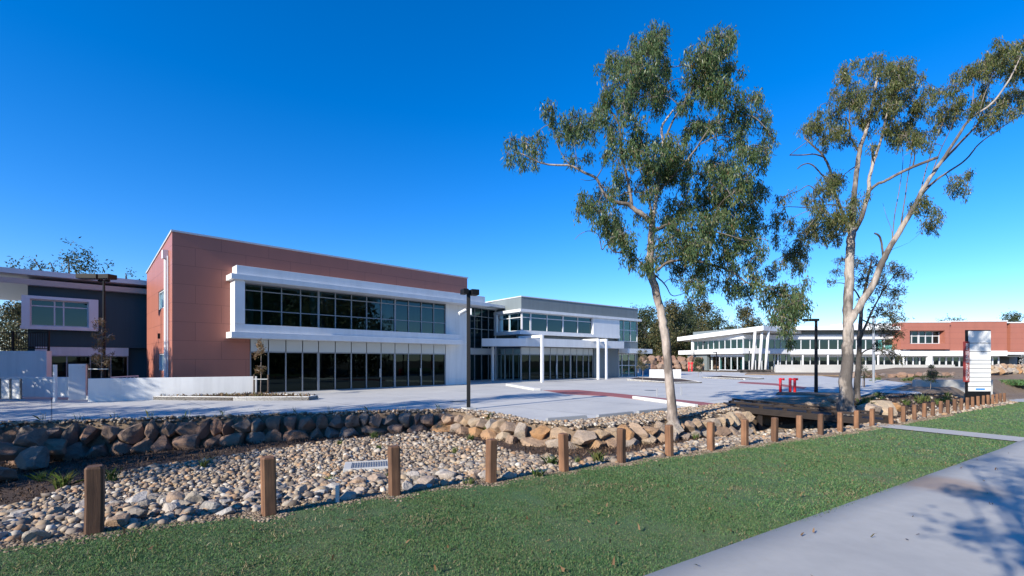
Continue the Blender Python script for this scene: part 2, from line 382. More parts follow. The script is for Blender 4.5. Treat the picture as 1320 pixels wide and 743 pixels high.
def drape(name, mat, spts, zoff, res=.25, edge_noise=0):
    """sheet over the terrain, spts = polygon in (x,y)"""
    P = np.array(spts, float); mn = P.min(0); mx = P.max(0)
    bm = bmesh.new(); gx = np.arange(mn[0]-res, mx[0]+res*2, res); gy = np.arange(mn[1]-res, mx[1]+res*2, res)
    V, Fc = grid_mesh(gx, gy, lambda X, Y: X*0)
    sd = poly_sd(V[:,0], V[:,1], P)
    if edge_noise: sd = sd+edge_noise*rnoise(V[:,0], V[:,1], 1.5, 3)
    keep = (sd[Fc] > -res*.75).all(1); Fc = Fc[keep]
    # pull outer vertices onto the outline
    used = np.unique(Fc); remap = -np.ones(len(V), int); remap[used] = np.arange(len(used)); V = V[used]; Fc = remap[Fc]
    sdv = poly_sd(V[:,0], V[:,1], P)
    for i in np.where(sdv < 0)[0]:
        p = V[i,:2]; best = None
        for k in range(len(P)):
            a = P[k]; e = P[(k+1) % len(P)]-a; t = min(1, max(0, ((p-a)@e)/(e@e))); c = a+t*e; d = np.hypot(*(p-c))
            if best is None or d < best[0]: best = (d, c)
        V[i,:2] = best[1]
    V[:,2] = terr(V[:,0], V[:,1])+zoff
    o = link_mesh(name, np_mesh(name, V, Fc), mat, None, True); tag(o, kind='structure'); return o

# lawn strip and footpaths in (s, q) strips along the bollard line
def strip(name, mat, s0, s1, ds, qs, zoff, jitter=0, thick=0, cut=None):
    S = np.arange(s0, s1+1e-6, ds); Q = np.array(qs, float)
    SS, QQ = np.meshgrid(S, Q); 
    if jitter:
        for r in (0, len(Q)-1): QQ[r] += np.array([jitter*mnoise.noise((s*1.3, r*5.1, 0))+jitter*.5*mnoise.noise((s*5, r*5.1, 3)) for s in S])
    X, Y = xy(SS, QQ); Z = terr(X, Y)+zoff
    nx, ny = len(S), len(Q); V = np.stack([X.ravel(), Y.ravel(), Z.ravel()], 1)
    I = (np.arange(ny-1)[:,None]*nx+np.arange(nx-1)[None,:]).ravel(); Fc = np.stack([I, I+1, I+1+nx, I+nx], 1)
    if thick:   # skirt
        n = len(V); ring = list(range(nx))+[r*nx+nx-1 for r in range(1,ny)]+[(ny-1)*nx+i for i in range(nx-2,-1,-1)]+[r*nx for r in range(ny-2,0,-1)]
        V2 = V[ring].copy(); V2[:,2] -= thick; m = len(ring)
        V = np.vstack([V, V2]); Fc = np.vstack([Fc, [(ring[i], n+i, n+(i+1)%m, ring[(i+1)%m]) for i in range(m)]])
    o = link_mesh(name, np_mesh(name, V, Fc), mat, None, True); tag(o, kind='structure'); return o
QP0, QP1 = -3.43, -6.2
strip('lawn', M['lawn'], -9, 52, .15, list(np.arange(QP0-.02, -.1, .17))+[-.06], .035, .07)
strip('verge', M['lawn'], -9, 150, .8, list(np.arange(-12, QP1+.1, .8)), .03)
M['asphalt'] = two('unseen_road_asphalt', 2, (.045,.045,.046), (.06,.06,.06), .85, .4, .01)
strip('road', M['asphalt'], -60, 200, 2, [-22,-17,-12], .02); strip('unseen_far_verge', M['lawn'], -60, 260, 4, list(np.arange(-90, -21, 6)), .025)  # both strips lie out of view, added so the office glass mirrors darker ground
p = strip('footpath', M['path'], -9, 52, .25, list(np.linspace(QP1, QP0, 8)), .05, 0, .15)
# branch path to the bridge
S = np.linspace(20.55, 22.0, 5); Q = np.linspace(QP0-.05, .55, 18); SS, QQ = np.meshgrid(S, Q); X, Y = xy(SS+.12*QQ, QQ)
Z = np.maximum(terr(X, Y), zlawn(SS)-.02)+.056
I = (np.arange(17)[:,None]*5+np.arange(4)[None,:]).ravel()
o = link_mesh('branch_path', np_mesh('branch_path', np.stack([X.ravel(),Y.ravel(),Z.ravel()],1), np.stack([I,I+1,I+6,I+5],1)), M['path'], None, True); tag(o, kind='structure')
# far path at the right edge
o = drape('far_path', M['path'], [(34.6,33.6),(36.4,31.6),(60,44),(58,47)], .05, .8)

# concrete car park sheet
SLAB = [(-120,4),(-60,10.9),(-22,13.3),(-15.7,14.45),(-9.6,16.25),(-5.4,17.6),(-2.2,18.4),(-1.0,17.5),(.95,14.6),(2.2,14.9),(7.6,19.4),(9.2,20.7),(11,22.2),(13.8,24.2),(18.4,25.9),(22,27.8),(33,38.5),(38,49.5),(36,52),(42,66),(44,72.5),(30,79),(-10,90),(-120,90)]
def sheet(name, mat, pts, z0, z1, kind='structure'):
    b = MB(); b.prism(pts, z0, z1); o = b.build(name, mat); tag(o, kind=kind); return o
sheet('car_park', M['pavement'], SLAB, FLOOR-.16, FLOOR)
rp = [tuple(ground_at(*q)[:2]) for q in [(700,503.5),(745,503),(790,507),(905,518.5),(946,523.5),(926,528.5),(850,518.5),(790,511.5),(730,508.5)]]
sheet('red_paving', M['redpave'], rp, FLOOR-.01, FLOOR+.006)
rp = [tuple(ground_at(*q)[:2]) for q in [(955,492.2),(1000,494.5),(1040,499.5),(1036,502),(998,497),(950,494)]]
sheet('crossing_paving', M['redpave'], rp, FLOOR-.01, FLOOR+.006)
def kerb(name, pts, wd=.15, h=.13, mat='kerb'):
    b = MB()
    for a, c in zip(pts[:-1], pts[1:]):
        a = Vector(a[:2]); c = Vector(c[:2]); L = (c-a).length
        fr = Fr((a.x,a.y), ((c-a).x,(c-a).y)); b.box(fr, 0, L, -wd, 0, -.02, h)
    o = b.build(name, M[mat], bevel=.015); tag(o, kind='structure'); return o
def gpts(*px, z=FLOOR): return [tuple(ground_at(a, b, z)[:2]) for a, b in px]
kerb('bay_kerb', gpts((900,525.5),(860,519.5),(819,514)), .18, .13)
kerb('island_kerb', gpts((697,503.3),(660,497)), .5, .13)
def bed(name, pts, h=.10, kerbed=True, mat='mulch'):
    b = MB(); b.prism(pts, FLOOR-.02, FLOOR+h); o = b.build(name, M[mat]); tag(o, kind='structure')
    if kerbed: kerb(name.replace('bed','bed_kerb'), pts+[pts[0]], .14, h+.03)
front_bed = gpts((112,514.2),(180,515.6),(300,516.8),(398,516.4),(410,514.5))
bed('planting_bed', front_bed+[(-12.6,24.2),(-13.3,24.9),(-19.6,22.0)], .16)
bed('garden_bed', gpts((808,490.5),(868,494.8),(905,494),(880,490),(822,487.5)))
bed('garden_bed', gpts((905,487.5),(960,489.8),(985,489),(930,485.6)))
bed('garden_bed', gpts((1000,509.5),(1092,511),(1085,507.3),(1003,506.4)), .05, False, 'earth')
bed('garden_bed', gpts((960,483.4),(1090,485),(1080,481.5),(965,481.3)), .12, False, 'earth')
# curved path on the right behind the big tree
drape('curved_path', M['pavement'], [tuple(ground_at(a, b, -.3)[:2]) for a, b in [(1085,517),(1110,507),(1140,503.5),(1180,505.5),(1240,511),(1240,514),(1180,509.5),(1140,507.5),(1115,510.5),(1100,515)]], .03, .3)

# ------------------------------------------------------------------ timber bollards
bol = [B0]; 
for px in [347,509,633,727,801,863,916.5,960,998.5,1030.5,1058,1083,1104.4,1124,1149,1164.7,1179,1191.5,1202.5,1212.5,1222,1231,1239,1247,1254,1261,1267.6,1274,1279.5,1285,1290,1295]:
    k = (px-CX)/F0; x0, y0 = bol[-1]; a = k*k+1; b = -2*(k*x0+y0); c = x0*x0+y0*y0-1.47**2
    Y = (-b+math.sqrt(max(b*b-4*a*c, 0)))/(2*a); bol.append((k*Y, Y))
def bollard_mesh(seed):
    rnd = random.Random(seed); b = MB(); h = .068; z1 = .69
    P = [(-h,-h),(h,-h),(h,h),(-h,h)]; ch = .018; pts = []
    for (x, y) in P: pts.append((x, y))
    oc = []
    for i, (x, y) in enumerate(pts):
        px_, py_ = pts[i-1]; nx_, ny_ = pts[(i+1)%4]
        for (qx, qy) in ((px_,py_),(nx_,ny_)):
            d = math.hypot(qx-x, qy-y); oc.append((x+(qx-x)/d*ch, y+(qy-y)/d*ch))
    zs = [-.35, 0, .35, z1-.02, z1]; rings = []
    for zi, z in enumerate(zs):
        sc = .86 if zi == 4 else 1
        rings.append([(x*sc+.004*math.sin(z*5+seed), y*sc, z+(rnd.uniform(-.006,.006) if zi > 2 else 0)) for x, y in oc])
    n = 8; b.add([v for r in rings for v in r], [(i*n+k, i*n+(k+1)%n, (i+1)*n+(k+1)%n, (i+1)*n+k) for i in range(4) for k in range(n)]+[[4*n+k for k in range(n)]])
    return b
bmeshes = []
for i in range(4):
    o = bollard_mesh(i).build('timber_bollard', M['timber']); bmeshes.append(o.data); bpy.data.objects.remove(o)
for i, (x, y) in enumerate(bol):
    o = bpy.data.objects.new('timber_bollard', bmeshes[i % 4]); COL.objects.link(o)
    o.location = (x, y, float(zlawn(sq(x, y)[0]))-.02); rd = random.Random(i)
    o.rotation_euler = (R(rd.uniform(-1.3,1.3)), R(rd.uniform(-1.3,1.3)), math.atan2(TY,TX)+R(rd.uniform(-7,7))+(R(90)*(i%4)))
    lab = ('nearest square timber bollard, at the far left end of the row' if i == 0 else
           'last timber bollard at the far right end of the row' if i == len(bol)-1 else
           '%s timber bollard from the left in the row along the lawn' % ORD[i])
    tag(o, lab, 'bollard', 'timber bollards along the lawn edge')

# ------------------------------------------------------------------ boulders and stones
def rock_mesh(seed, sub=3, cuts=9, rough=.10):
    rnd = random.Random(seed); bm = bmesh.new(); bmesh.ops.create_icosphere(bm, subdivisions=sub, radius=1)
    pl = []
    for _ in range(cuts):
        d = Vector((rnd.gauss(0,1), rnd.gauss(0,1), rnd.gauss(0,1))).normalized(); pl.append((d, rnd.uniform(.5,.82)))
    for v in bm.verts:
        p = v.co.copy()
        for d, h in pl:
            t = p.dot(d)
            if t > h: p -= d*(t-h)
        p *= 1+rough*mnoise.noise(p*1.8+Vector((seed*3.1,0,0)))+rough*.4*mnoise.noise(p*5+Vector((0,seed*2.3,0)))
        v.co = p
    me = bpy.data.meshes.new('boulder'); bm.to_mesh(me); bm.free()
    me.polygons.foreach_set('use_smooth', np.ones(len(me.polygons), dtype=bool)); me.set_sharp_from_angle(angle=R(24)); return me
rocks_a = [rock_mesh(i, 4, 12, .09) for i in range(12)]
for m in rocks_a: m.materials.append(M['rock'])
rocks_b = [rock_mesh(40+i, 4, 13, .10) for i in range(12)]
for m in rocks_b: m.materials.append(M['sandstone'])
def put_rock(lst, loc, size, rz, parent=None, tilt=.25, rnd=random):
    o = bpy.data.objects.new('boulder', rnd.choice(lst)); COL.objects.link(o)
    off = ORG[parent] if parent else Vector((0,0,0))
    o.location = Vector(loc)-off; o.scale = size; o.rotation_euler = (rnd.uniform(-tilt,tilt), rnd.uniform(-tilt,tilt), rz)
    if parent: o.parent = parent
    return o
def along(P):
    """iterate positions along polyline"""
    seg = []; tot = 0
    for a, b in zip(P[:-1], P[1:]):
        L = math.hypot(b[0]-a[0], b[1]-a[1]); seg.append((tot, L, a, b)); tot += L
    def f(t):
        for s0, L, a, b in seg:
            if t <= s0+L or (s0, L, a, b) == seg[-1]:
                k = (t-s0)/L; return (a[0]+(b[0]-a[0])*k, a[1]+(b[1]-a[1])*k), math.atan2(b[1]-a[1], b[0]-a[0])
    return f, tot
def boulder_wall(name, lst, P, label, courses, wmin, wmax, seed, lean=.22):
    f, T = along(P); rnd = random.Random(seed); t0 = f(T/2)[0]
    root = thing(name, (t0[0], t0[1], tz(*t0)), label, 'retaining wall')
    for ci in range(courses):
        t = rnd.uniform(-.3,.1)
        while t < T:
            w = rnd.uniform(wmin, wmax)*(1.08 if ci == 0 else .95 if ci < courses-1 else .8); (x, y), a = f(min(max(t+w/2, 0), T))
            nx, ny = math.sin(a), -math.cos(a)
            zb = float(terr(np.array([x+nx*.9]), np.array([y+ny*.9]))[0]); zt = FLOOR-.04
            H = max(zt-zb, .3)/courses; z = zb+H*(ci+.5)
            off = .32-lean*ci+rnd.uniform(-.06,.06); 
            put_rock(lst, (x+nx*off, y+ny*off, z-.09), (w*.58, .36*rnd.uniform(.8,1.3), max(H,.36)*rnd.uniform(.62,.86)), a+rnd.uniform(-.2,.2), root, .22, rnd)
            t += w*rnd.uniform(.9,1.0)
    return root
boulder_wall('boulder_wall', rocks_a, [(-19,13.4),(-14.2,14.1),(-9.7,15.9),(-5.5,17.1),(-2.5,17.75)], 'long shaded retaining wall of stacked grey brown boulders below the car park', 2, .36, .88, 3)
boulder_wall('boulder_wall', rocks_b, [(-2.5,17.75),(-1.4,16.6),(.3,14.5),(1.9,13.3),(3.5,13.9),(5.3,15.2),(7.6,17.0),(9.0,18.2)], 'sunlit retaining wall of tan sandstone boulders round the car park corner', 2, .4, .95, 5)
rr = random.Random(11)
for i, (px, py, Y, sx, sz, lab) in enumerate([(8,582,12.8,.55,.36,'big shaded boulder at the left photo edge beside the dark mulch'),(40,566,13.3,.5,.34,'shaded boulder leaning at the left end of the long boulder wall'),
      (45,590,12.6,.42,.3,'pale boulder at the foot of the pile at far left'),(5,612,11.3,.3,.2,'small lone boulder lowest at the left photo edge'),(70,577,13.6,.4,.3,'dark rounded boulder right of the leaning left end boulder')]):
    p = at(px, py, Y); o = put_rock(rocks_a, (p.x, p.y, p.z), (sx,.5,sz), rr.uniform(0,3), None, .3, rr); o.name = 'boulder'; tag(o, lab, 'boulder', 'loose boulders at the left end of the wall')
for i, (px, py, s, lab) in enumerate([(1120,532,.62,'dark brown boulder just right of the big pale tree trunk'),(1137,530,.7,'tan boulder on the mulch bank between big tree and bollards'),(1068,527,.5,'shaded boulder left of the big pale tree trunk'),
      (1078,520,.45,'small boulder behind the bridge rail left of the big tree'),(1152,527,.4,'small tan boulder on the mulch bank above the bollards'),(1046,524,.35,'small grey rock behind the middle of the timber bridge')]):
    p = ray_ground(px, py); o = put_rock(rocks_b, (p.x, p.y, p.z+.1*s), (s*1.1,s,s*.75), rr.uniform(0,3), None, .3, rr); tag(o, lab, 'boulder', 'boulders on the bank behind the bridge')
# far boulder banks
def far_bank(P, lst, label, courses, w, seed, z0):
    f, T = along(P); rnd = random.Random(seed); m = f(T/2)[0]
    root = thing('boulder_bank', (m[0], m[1], z0), label, 'retaining wall')
    for ci in range(courses):
        t = 0
        while t < T:
            ww = rnd.uniform(.8,1.3)*w; (x, y), a = f(min(t, T)); put_rock(lst, (x-.3*ci*0, y+.45*ci, z0+w*.32*(1+1.5*ci)), (ww*.6, w*.5, w*.48), a+rnd.uniform(-.2,.2), root, .2, rnd); t += ww*1.05
far_bank([(38.5,52.5),(45,53.5),(53,55.5)], rocks_a, 'low brown boulder bank below the white plinth of the far offices', 1, 1.0, 4, -.45)
far_bank([(56,54),(63,57),(70,60)], rocks_b, 'tan boulder bank at the right edge behind the sign', 2, .95, 9, .1)
far_bank([(24,84),(30,86),(36,88),(44,92)], rocks_a, 'tall sandstone block wall beyond the grey building', 3, 1.6, 14, -.2)

# cobbles
top_edge = [(-30,665),(0,656),(40,650),(75,636),(150,612),(200,602),(270,594),(330,584),(420,571),(500,562),(560,558),(600,566),(640,577),(700,590),(745,598),(800,590),(850,580),(890,572),(935,564),(985,558),(1040,551),(1100,549),(1135,546),(1165,538),(1200,530),(1240,522),(1285,512)]
TE = [ray_ground(a, b) for a, b in top_edge]
near_edge = [xy(s, -.02) for s in np.arange(-8, 48, 1.0)]
COB = np.array([(p.x, p.y) for p in TE]+near_edge[::-1])
# mulch between cobbles and wall
MUL = [(p.x, p.y) for p in TE[:19]]
mul_poly = MUL+[(9.2,18.2),(7.6,16.8),(5.3,15.0),(3.5,13.7),(1.9,13.1),(.3,14.2),(-1.4,16.3),(-2.6,17.4),(-5.5,16.8),(-9.7,15.6),(-14.2,13.8),(-22,13.0),(-30,12)]
drape('mulch_strip', M['mulch'], mul_poly, .03, .22)
mulch2 = [(10,19.3)]+[(p.x, p.y) for p in TE[21:]]+[(36,33.8),(30,31.6),(22,26.3),(17,22.8),(13,20.3)]
drape('mulch_bank', M['mulch'], mulch2, .035, .3)
drape('grit_bed', M['grit'], [tuple(c) for c in COB], .015, .3)
def ico(sub):
    bm = bmesh.new(); bmesh.ops.create_icosphere(bm, subdivisions=sub, radius=1)
    V = np.array([v.co[:] for v in bm.verts]); Fc = np.array([[v.index for v in f.verts] for f in bm.faces]); bm.free(); return V, Fc
def stones(pts, rad, sub, rng):
    """merge many squashed, rotated, lumpy stones"""
    V0, F0_ = ico(sub); n = len(pts); nv = len(V0)
    lump = 1+.16*np.sin(V0[None,:,0]*rng.uniform(1.5,3.2,(n,1))+rng.uniform(0,6,(n,1)))+.16*np.sin(V0[None,:,1]*rng.uniform(1.5,3.2,(n,1))+rng.uniform(0,6,(n,1)))+.13*rng.standard_normal((n,nv))*(.4 if sub > 1 else 1)
    Vn = V0[None]*lump[...,None]*np.stack([rng.uniform(.8,1.35,n), rng.uniform(.75,1.05,n), rng.uniform(.5,.85,n)],1)[:,None,:]*rad[:,None,None]
    a = rng.uniform(0,2*np.pi,n); b = rng.normal(0,.35,n)
    ca, sa, cb, sb = np.cos(a)[:,None], np.sin(a)[:,None], np.cos(b)[:,None], np.sin(b)[:,None]
    x, y, z = Vn[...,0], Vn[...,1], Vn[...,2]; y, z = y*cb-z*sb, y*sb+z*cb; x, y = x*ca-y*sa, x*sa+y*ca
    P = np.stack([x, y, z],2)+pts[:,None,:]
    return P.reshape(-1,3), (F0_[None]+(np.arange(n)*nv)[:,None,None]).reshape(-1,3)
def sample(P, dens, rng, fn=None):
    mn, mx = P.min(0), P.max(0); n = int(dens*(mx[0]-mn[0])*(mx[1]-mn[1]))
    X = rng.uniform(mn[0], mx[0], n); Y = rng.uniform(mn[1], mx[1], n); ok = poly_sd(X, Y, P) > 0
    X, Y = X[ok], Y[ok]
    if fn is not None: k = fn(X, Y); X, Y = X[k], Y[k]
    return X, Y
PIT = ray_ground(478, 603)          # stormwater pit
vis = lambda X, Y: (Y > 2.5) & (np.abs(X) < 1.25*Y+.5)
def not_pit(X, Y): return (np.abs(X-PIT.x+.0) > .62) | (np.abs(Y-PIT.y) > .42)
parts = []
for dens, r0, r1, fn, sub in ((125, .028, .062, lambda X, Y: vis(X,Y) & (Y < 9), 1), (95, .032, .07, lambda X, Y: vis(X,Y) & (Y >= 9) & (Y < 17), 1), (30, .045, .10, lambda X, Y: vis(X,Y) & (Y >= 17), 1),
                              (250, .012, .030, lambda X, Y: vis(X,Y) & (Y < 9), 1), (120, .018, .034, lambda X, Y: vis(X,Y) & (Y >= 9) & (Y < 15), 1)):
    X, Y = sample(COB, dens, RNG, lambda a, b: fn(a, b) & not_pit(a, b)); rad = (r0+(r1*1.15-r0)*RNG.random(len(X))**2.0)*np.where(RNG.random(len(X)) < .05, 1.4, 1)
    Z = terr(X, Y)+rad*.35+.02; parts.append(stones(np.stack([X,Y,Z],1), rad, sub, RNG))
# loose stones on the ledge between boulders and slab
LED = np.array([(-19,13.5),(-14.2,14.2),(-9.7,16),(-5.5,17.2),(-2.5,17.8),(-1.4,16.7),(.3,14.6),(1.9,13.4),(3.5,14.0),(5.3,15.3),(7.6,17.1),(9,18.3),(9.2,20.5),(7.6,19.3),(2.2,14.85),(.95,14.55),(-1,17.4),(-2.2,18.3),(-5.4,17.55),(-9.6,16.2),(-15.7,14.4),(-19,13.9)])
X, Y = sample(LED, 150, RNG); rad = RNG.uniform(.025,.07,len(X)); parts.append(stones(np.stack([X,Y,terr(X,Y)+rad*.4+.02],1), rad, 1, RNG))
# spill at the right bank
X, Y = sample(np.array(mulch2), 5, RNG); rad = RNG.uniform(.03,.09,len(X)); parts.append(stones(np.stack([X,Y,terr(X,Y)+rad*.5+.03],1), rad, 1, RNG))
vb = 0; VV = []; FF = []
for v, f in parts: VV.append(v); FF.append(f+vb); vb += len(v)
o = link_mesh('cobble_bed', np_mesh('cobble_bed', np.vstack(VV), np.vstack(FF)), M['stone'], None, False)
tag(o, 'tan and grey river stones spread loosely between bollards and boulder wall', 'stones', None, 'stuff')
# crumbs of sandy soil along the lawn edge and round the post feet
M['crumb'] = island('soil_crumb', [(0,(.10,.065,.04)),(.5,(.20,.145,.095)),(1,(.32,.25,.18))], .95)
n = 26000; s_ = RNG.uniform(-3,30,n); nb = np.clip(RNG.normal(0,.09,n),-.25,.2); q_ = -.03+nb; X, Y = xy(s_,q_)
bp = np.array(bol); m_ = RNG.integers(0,20,7000); ang = RNG.uniform(0,6.28,7000); rr_ = .09+np.abs(RNG.normal(0,.09,7000)); X = np.concatenate([X, bp[m_,0]+rr_*np.cos(ang)]); Y = np.concatenate([Y, bp[m_,1]+rr_*np.sin(ang)])
k = vis(X,Y); X, Y = X[k], Y[k]; rad = RNG.uniform(.006,.018,len(X))*(1+Y/14); v, f = stones(np.stack([X,Y,terr(X,Y)+.032],1), rad, 1, RNG)
o = link_mesh('loose_soil', np_mesh('loose_soil', v, f), M['crumb']); tag(o, 'crumbly sandy soil along the lawn edge and round the bollard feet', 'soil', None, 'stuff')
# the biggest stones one by one
cm = []
for i in range(10):
    me = rock_mesh(70+i, 3, 8, .12); me.name = 'river_stone'; me.transform(__import__('mathutils').Matrix.Diagonal((1.25,.95,.72,1))); me.polygons.foreach_set('use_smooth', np.ones(len(me.polygons), dtype=bool))
    t = NT('river_stone_single'); oi = t.n('ShaderNodeObjectInfo'); 
    if i == 0:
        col = t.ramp(oi.outputs['Random'], [(0,(.20,.18,.165)),(.25,(.36,.30,.22)),(.5,(.44,.41,.37)),(.75,(.36,.24,.15)),(1,(.52,.49,.45))]); co = t.coord()
        n = t.noise(co, 2.2, 7, .65); col = t.mix(1.0, col, t.ramp(n, [(.25,(.65,.65,.66)),(.75,(1.15,1.13,1.1))]), 'MULTIPLY'); STONE1 = t.done(t.bsdf(col, .82, t.bump(n, .5, .08), spec=.35))
    else: bpy.data.materials.remove(t.m)
    me.materials.append(STONE1); cm.append(me)
X, Y = sample(COB, 9, RNG, lambda a, b: vis(a,b) & not_pit(a,b) & (b < 11)); idx = np.argsort(Y)[:170]
for i in idx:
    r = RNG.uniform(.06,.10)*(1.4 if RNG.random() < .12 else 1); o = bpy.data.objects.new('river_stone', cm[RNG.integers(10)]); COL.objects.link(o)
    o.location = (X[i], Y[i], tz(X[i], Y[i])+r*.38+.02); o.scale = (r, r, r); o.rotation_euler = (RNG.normal(0,.2), RNG.normal(0,.2), RNG.uniform(0,6.28))
    tag(o, 'larger rounded river stone lying in the cobble bed behind the bollards', 'stone', 'larger river stones in the cobble bed')
# stormwater pit
fr = Fr((PIT.x-.0, PIT.y), (.96,.28), tz(PIT.x, PIT.y)+.06)
root = thing('drain_pit', (PIT.x, PIT.y, tz(PIT.x,PIT.y)), 'rectangular concrete stormwater pit with metal grate sunk in the stones', 'drain')
b = MB(); b.box(fr, -.62,.62, .33,.42, -.3,.03); b.box(fr, -.62,.62, -.42,-.33, -.3,.03); b.box(fr, -.62,-.44, -.329,.329, -.3,.029); b.box(fr, .52,.62, -.329,.329, -.3,.029); b.build('surround', M['concrete'], root, bevel=.012)
b = MB(); b.box(fr, -.438,.518, -.328,.328, -.25,.004); b.build('lid', M['concrete'], root)
b = MB()
for i in range(16): b.box(fr, -.43+i*.06, -.412+i*.06, -.32,.32, .006,.022)
for n_ in (-.2,0,.2): b.box(fr, -.435,.515, n_-.006, n_+.006, .008,.018)
b.build('grate', M['steel'], root)
p = ray_ground(435, 652); b = MB(); b.wbox(p.x-.022, p.x+.022, p.y-.012, p.y+.012, p.z-.2, p.z+.24); o = b.build('marker_peg', M['concrete'], bevel=.004)
tag(o, 'thin pale marker peg standing in the stones near the second bollard', 'peg')

# ------------------------------------------------------------------ grass
def blades(X, Y, Z, L, W, rng, lean=.5):
    n = len(X); a = rng.uniform(0,2*np.pi,n); ln = np.abs(rng.normal(0,lean,n)); L = L*rng.uniform(.6,1.25,n)
    d = np.stack([np.cos(a)*np.sin(ln), np.sin(a)*np.sin(ln), np.cos(ln)],1); b = rng.uniform(0,2*np.pi,n)
    s = np.stack([np.cos(b), np.sin(b), np.zeros(n)],1)*(W/2)
    P = np.stack([X,Y,Z],1); bend = np.stack([np.cos(a),np.sin(a),np.zeros(n)],1)*(L*.25)[:,None]
    m = P+d*(L*.55)[:,None]; tip = P+d*L[:,None]+bend-np.array([0,0,1])*(L*.12)[:,None]
    V = np.stack([P-s, P+s, m+s*.8, tip, m-s*.8],1).reshape(-1,3); k = np.arange(n)*5
    return V, np.stack([k,k+1,k+2,k+3,k+4],1)
VV = []; FF = []; vb = 0
for s0, s1, q0, q1, dens, L, W in ((-4,6.5,QP0-.045,.16,9500,.026,.0045), (6.5,14,QP0-.05,.16,3800,.030,.0075), (14,26,QP0,.2,900,.036,.014), (26,50,QP0,.2,260,.04,.03), (-2,3,QP1-2,QP1,100,.03,.006)):
    n = int(dens*(s1-s0)*(q1-q0)); s_ = RNG.uniform(s0,s1,n); q_ = RNG.uniform(q0,q1,n); X, Y = xy(s_, q_)
    nz = rnoise(X, Y, .9, 5)+.6*rnoise(X, Y, 3.1, 9)
    k = vis(X, Y) & (Y > 2.6) & (RNG.random(n) < np.clip(.95+nz*.35, .6, 1)); k &= ~((s_ > 20.4+.12*q_) & (s_ < 22.15+.12*q_) & (q_ > QP0))
    k &= (q_ < -.07+.07*np.sin(s_*4.1)+.05*np.sin(s_*11)+RNG.normal(0,.04,n))
    X, Y, nz = X[k], Y[k], nz[k]; v, f = blades(X, Y, terr(X,Y)+.03, L*(1+.5*nz), W, RNG, .75); VV.append(v); FF.append(f+vb); vb += len(v)
o = link_mesh('lawn_grass', np_mesh('lawn_grass', np.vstack(VV), np.vstack(FF)), M['blade'])
tag(o, 'short dark green turf with brown thatch patches between bollards and footpath', 'grass', None, 'stuff')
n = 60000; s_ = RNG.uniform(-3,16,n); q_ = RNG.uniform(QP0,.05,n); X, Y = xy(s_, q_); nz = rnoise(X, Y, 1.1, 21)+.7*rnoise(X, Y, 4.0, 33)
k = vis(X, Y) & (Y > 2.6) & (RNG.random(n) < np.clip((nz-.25)*2.2, .02, 1)) & ~((q_ > -.05) & (RNG.random(n) < .6)); X, Y = X[k], Y[k]
M['straw'] = island('dry_thatch', [(0,(.10,.075,.045)),(.5,(.19,.155,.085)),(1,(.33,.27,.16))], .8)
v, f = blades(X, Y, terr(X,Y)+.04, .038, .0065, RNG, 1.1); o = link_mesh('dry_thatch', np_mesh('dry_thatch', v, f), M['straw']); tag(o, 'patches of dry straw coloured thatch in the green lawn', 'thatch', None, 'stuff')
# fallen leaves on the lawn
n = 340; s_ = RNG.uniform(-3,20,n); q_ = RNG.uniform(QP0-1.2,.0,n); q_ = np.where((q_ < QP0) & (RNG.random(n) < .6), q_+2, q_); X, Y = xy(s_,q_)
v, f = blades(X, Y, terr(X,Y)+.065, .07, .022, RNG, 1.45); o = link_mesh('leaf_litter', np_mesh('leaf_litter', v, f), M['leaf_brown']); tag(o, 'scattered dry brown gum leaves lying on the lawn', 'leaf litter', None, 'stuff')
# bark chips on the mulch, leaf mulch in the planting bed
def chips(name, polys, dens, mat, L, W, label, z=None):
    VV = []; FF = []; vb = 0
    for P in polys:
        P = np.array(P, float); X, Y = sample(P, dens, RNG, vis); Z = (terr(X,Y)+.045 if z is None else np.full(len(X), z))+RNG.uniform(0,.03,len(X))
        v, f = blades(X, Y, Z, L, W, RNG, 1.5); VV.append(v); FF.append(f+vb); vb += len(v)
    o = link_mesh(name, np_mesh(name, np.vstack(VV), np.vstack(FF)), M[mat]); tag(o, label, 'mulch', None, 'stuff')
M['chip'] = island('bark_chip', [(0,(.022,.013,.009)),(.5,(.06,.034,.021)),(.85,(.11,.065,.04)),(1,(.20,.14,.09))], .9)
chips('mulch_chips', [mul_poly, mulch2], 150, 'chip', .085, .022, 'dark bark chips covering the strips between stones and boulder walls')
chips('bed_mulch', [front_bed+[(-12.6,24.2),(-13.3,24.9),(-19.6,22.0)]], 60, 'leaf_brown', .13, .05, 'pale dry leaf mulch in the bed before the low white wall', FLOOR+.17)
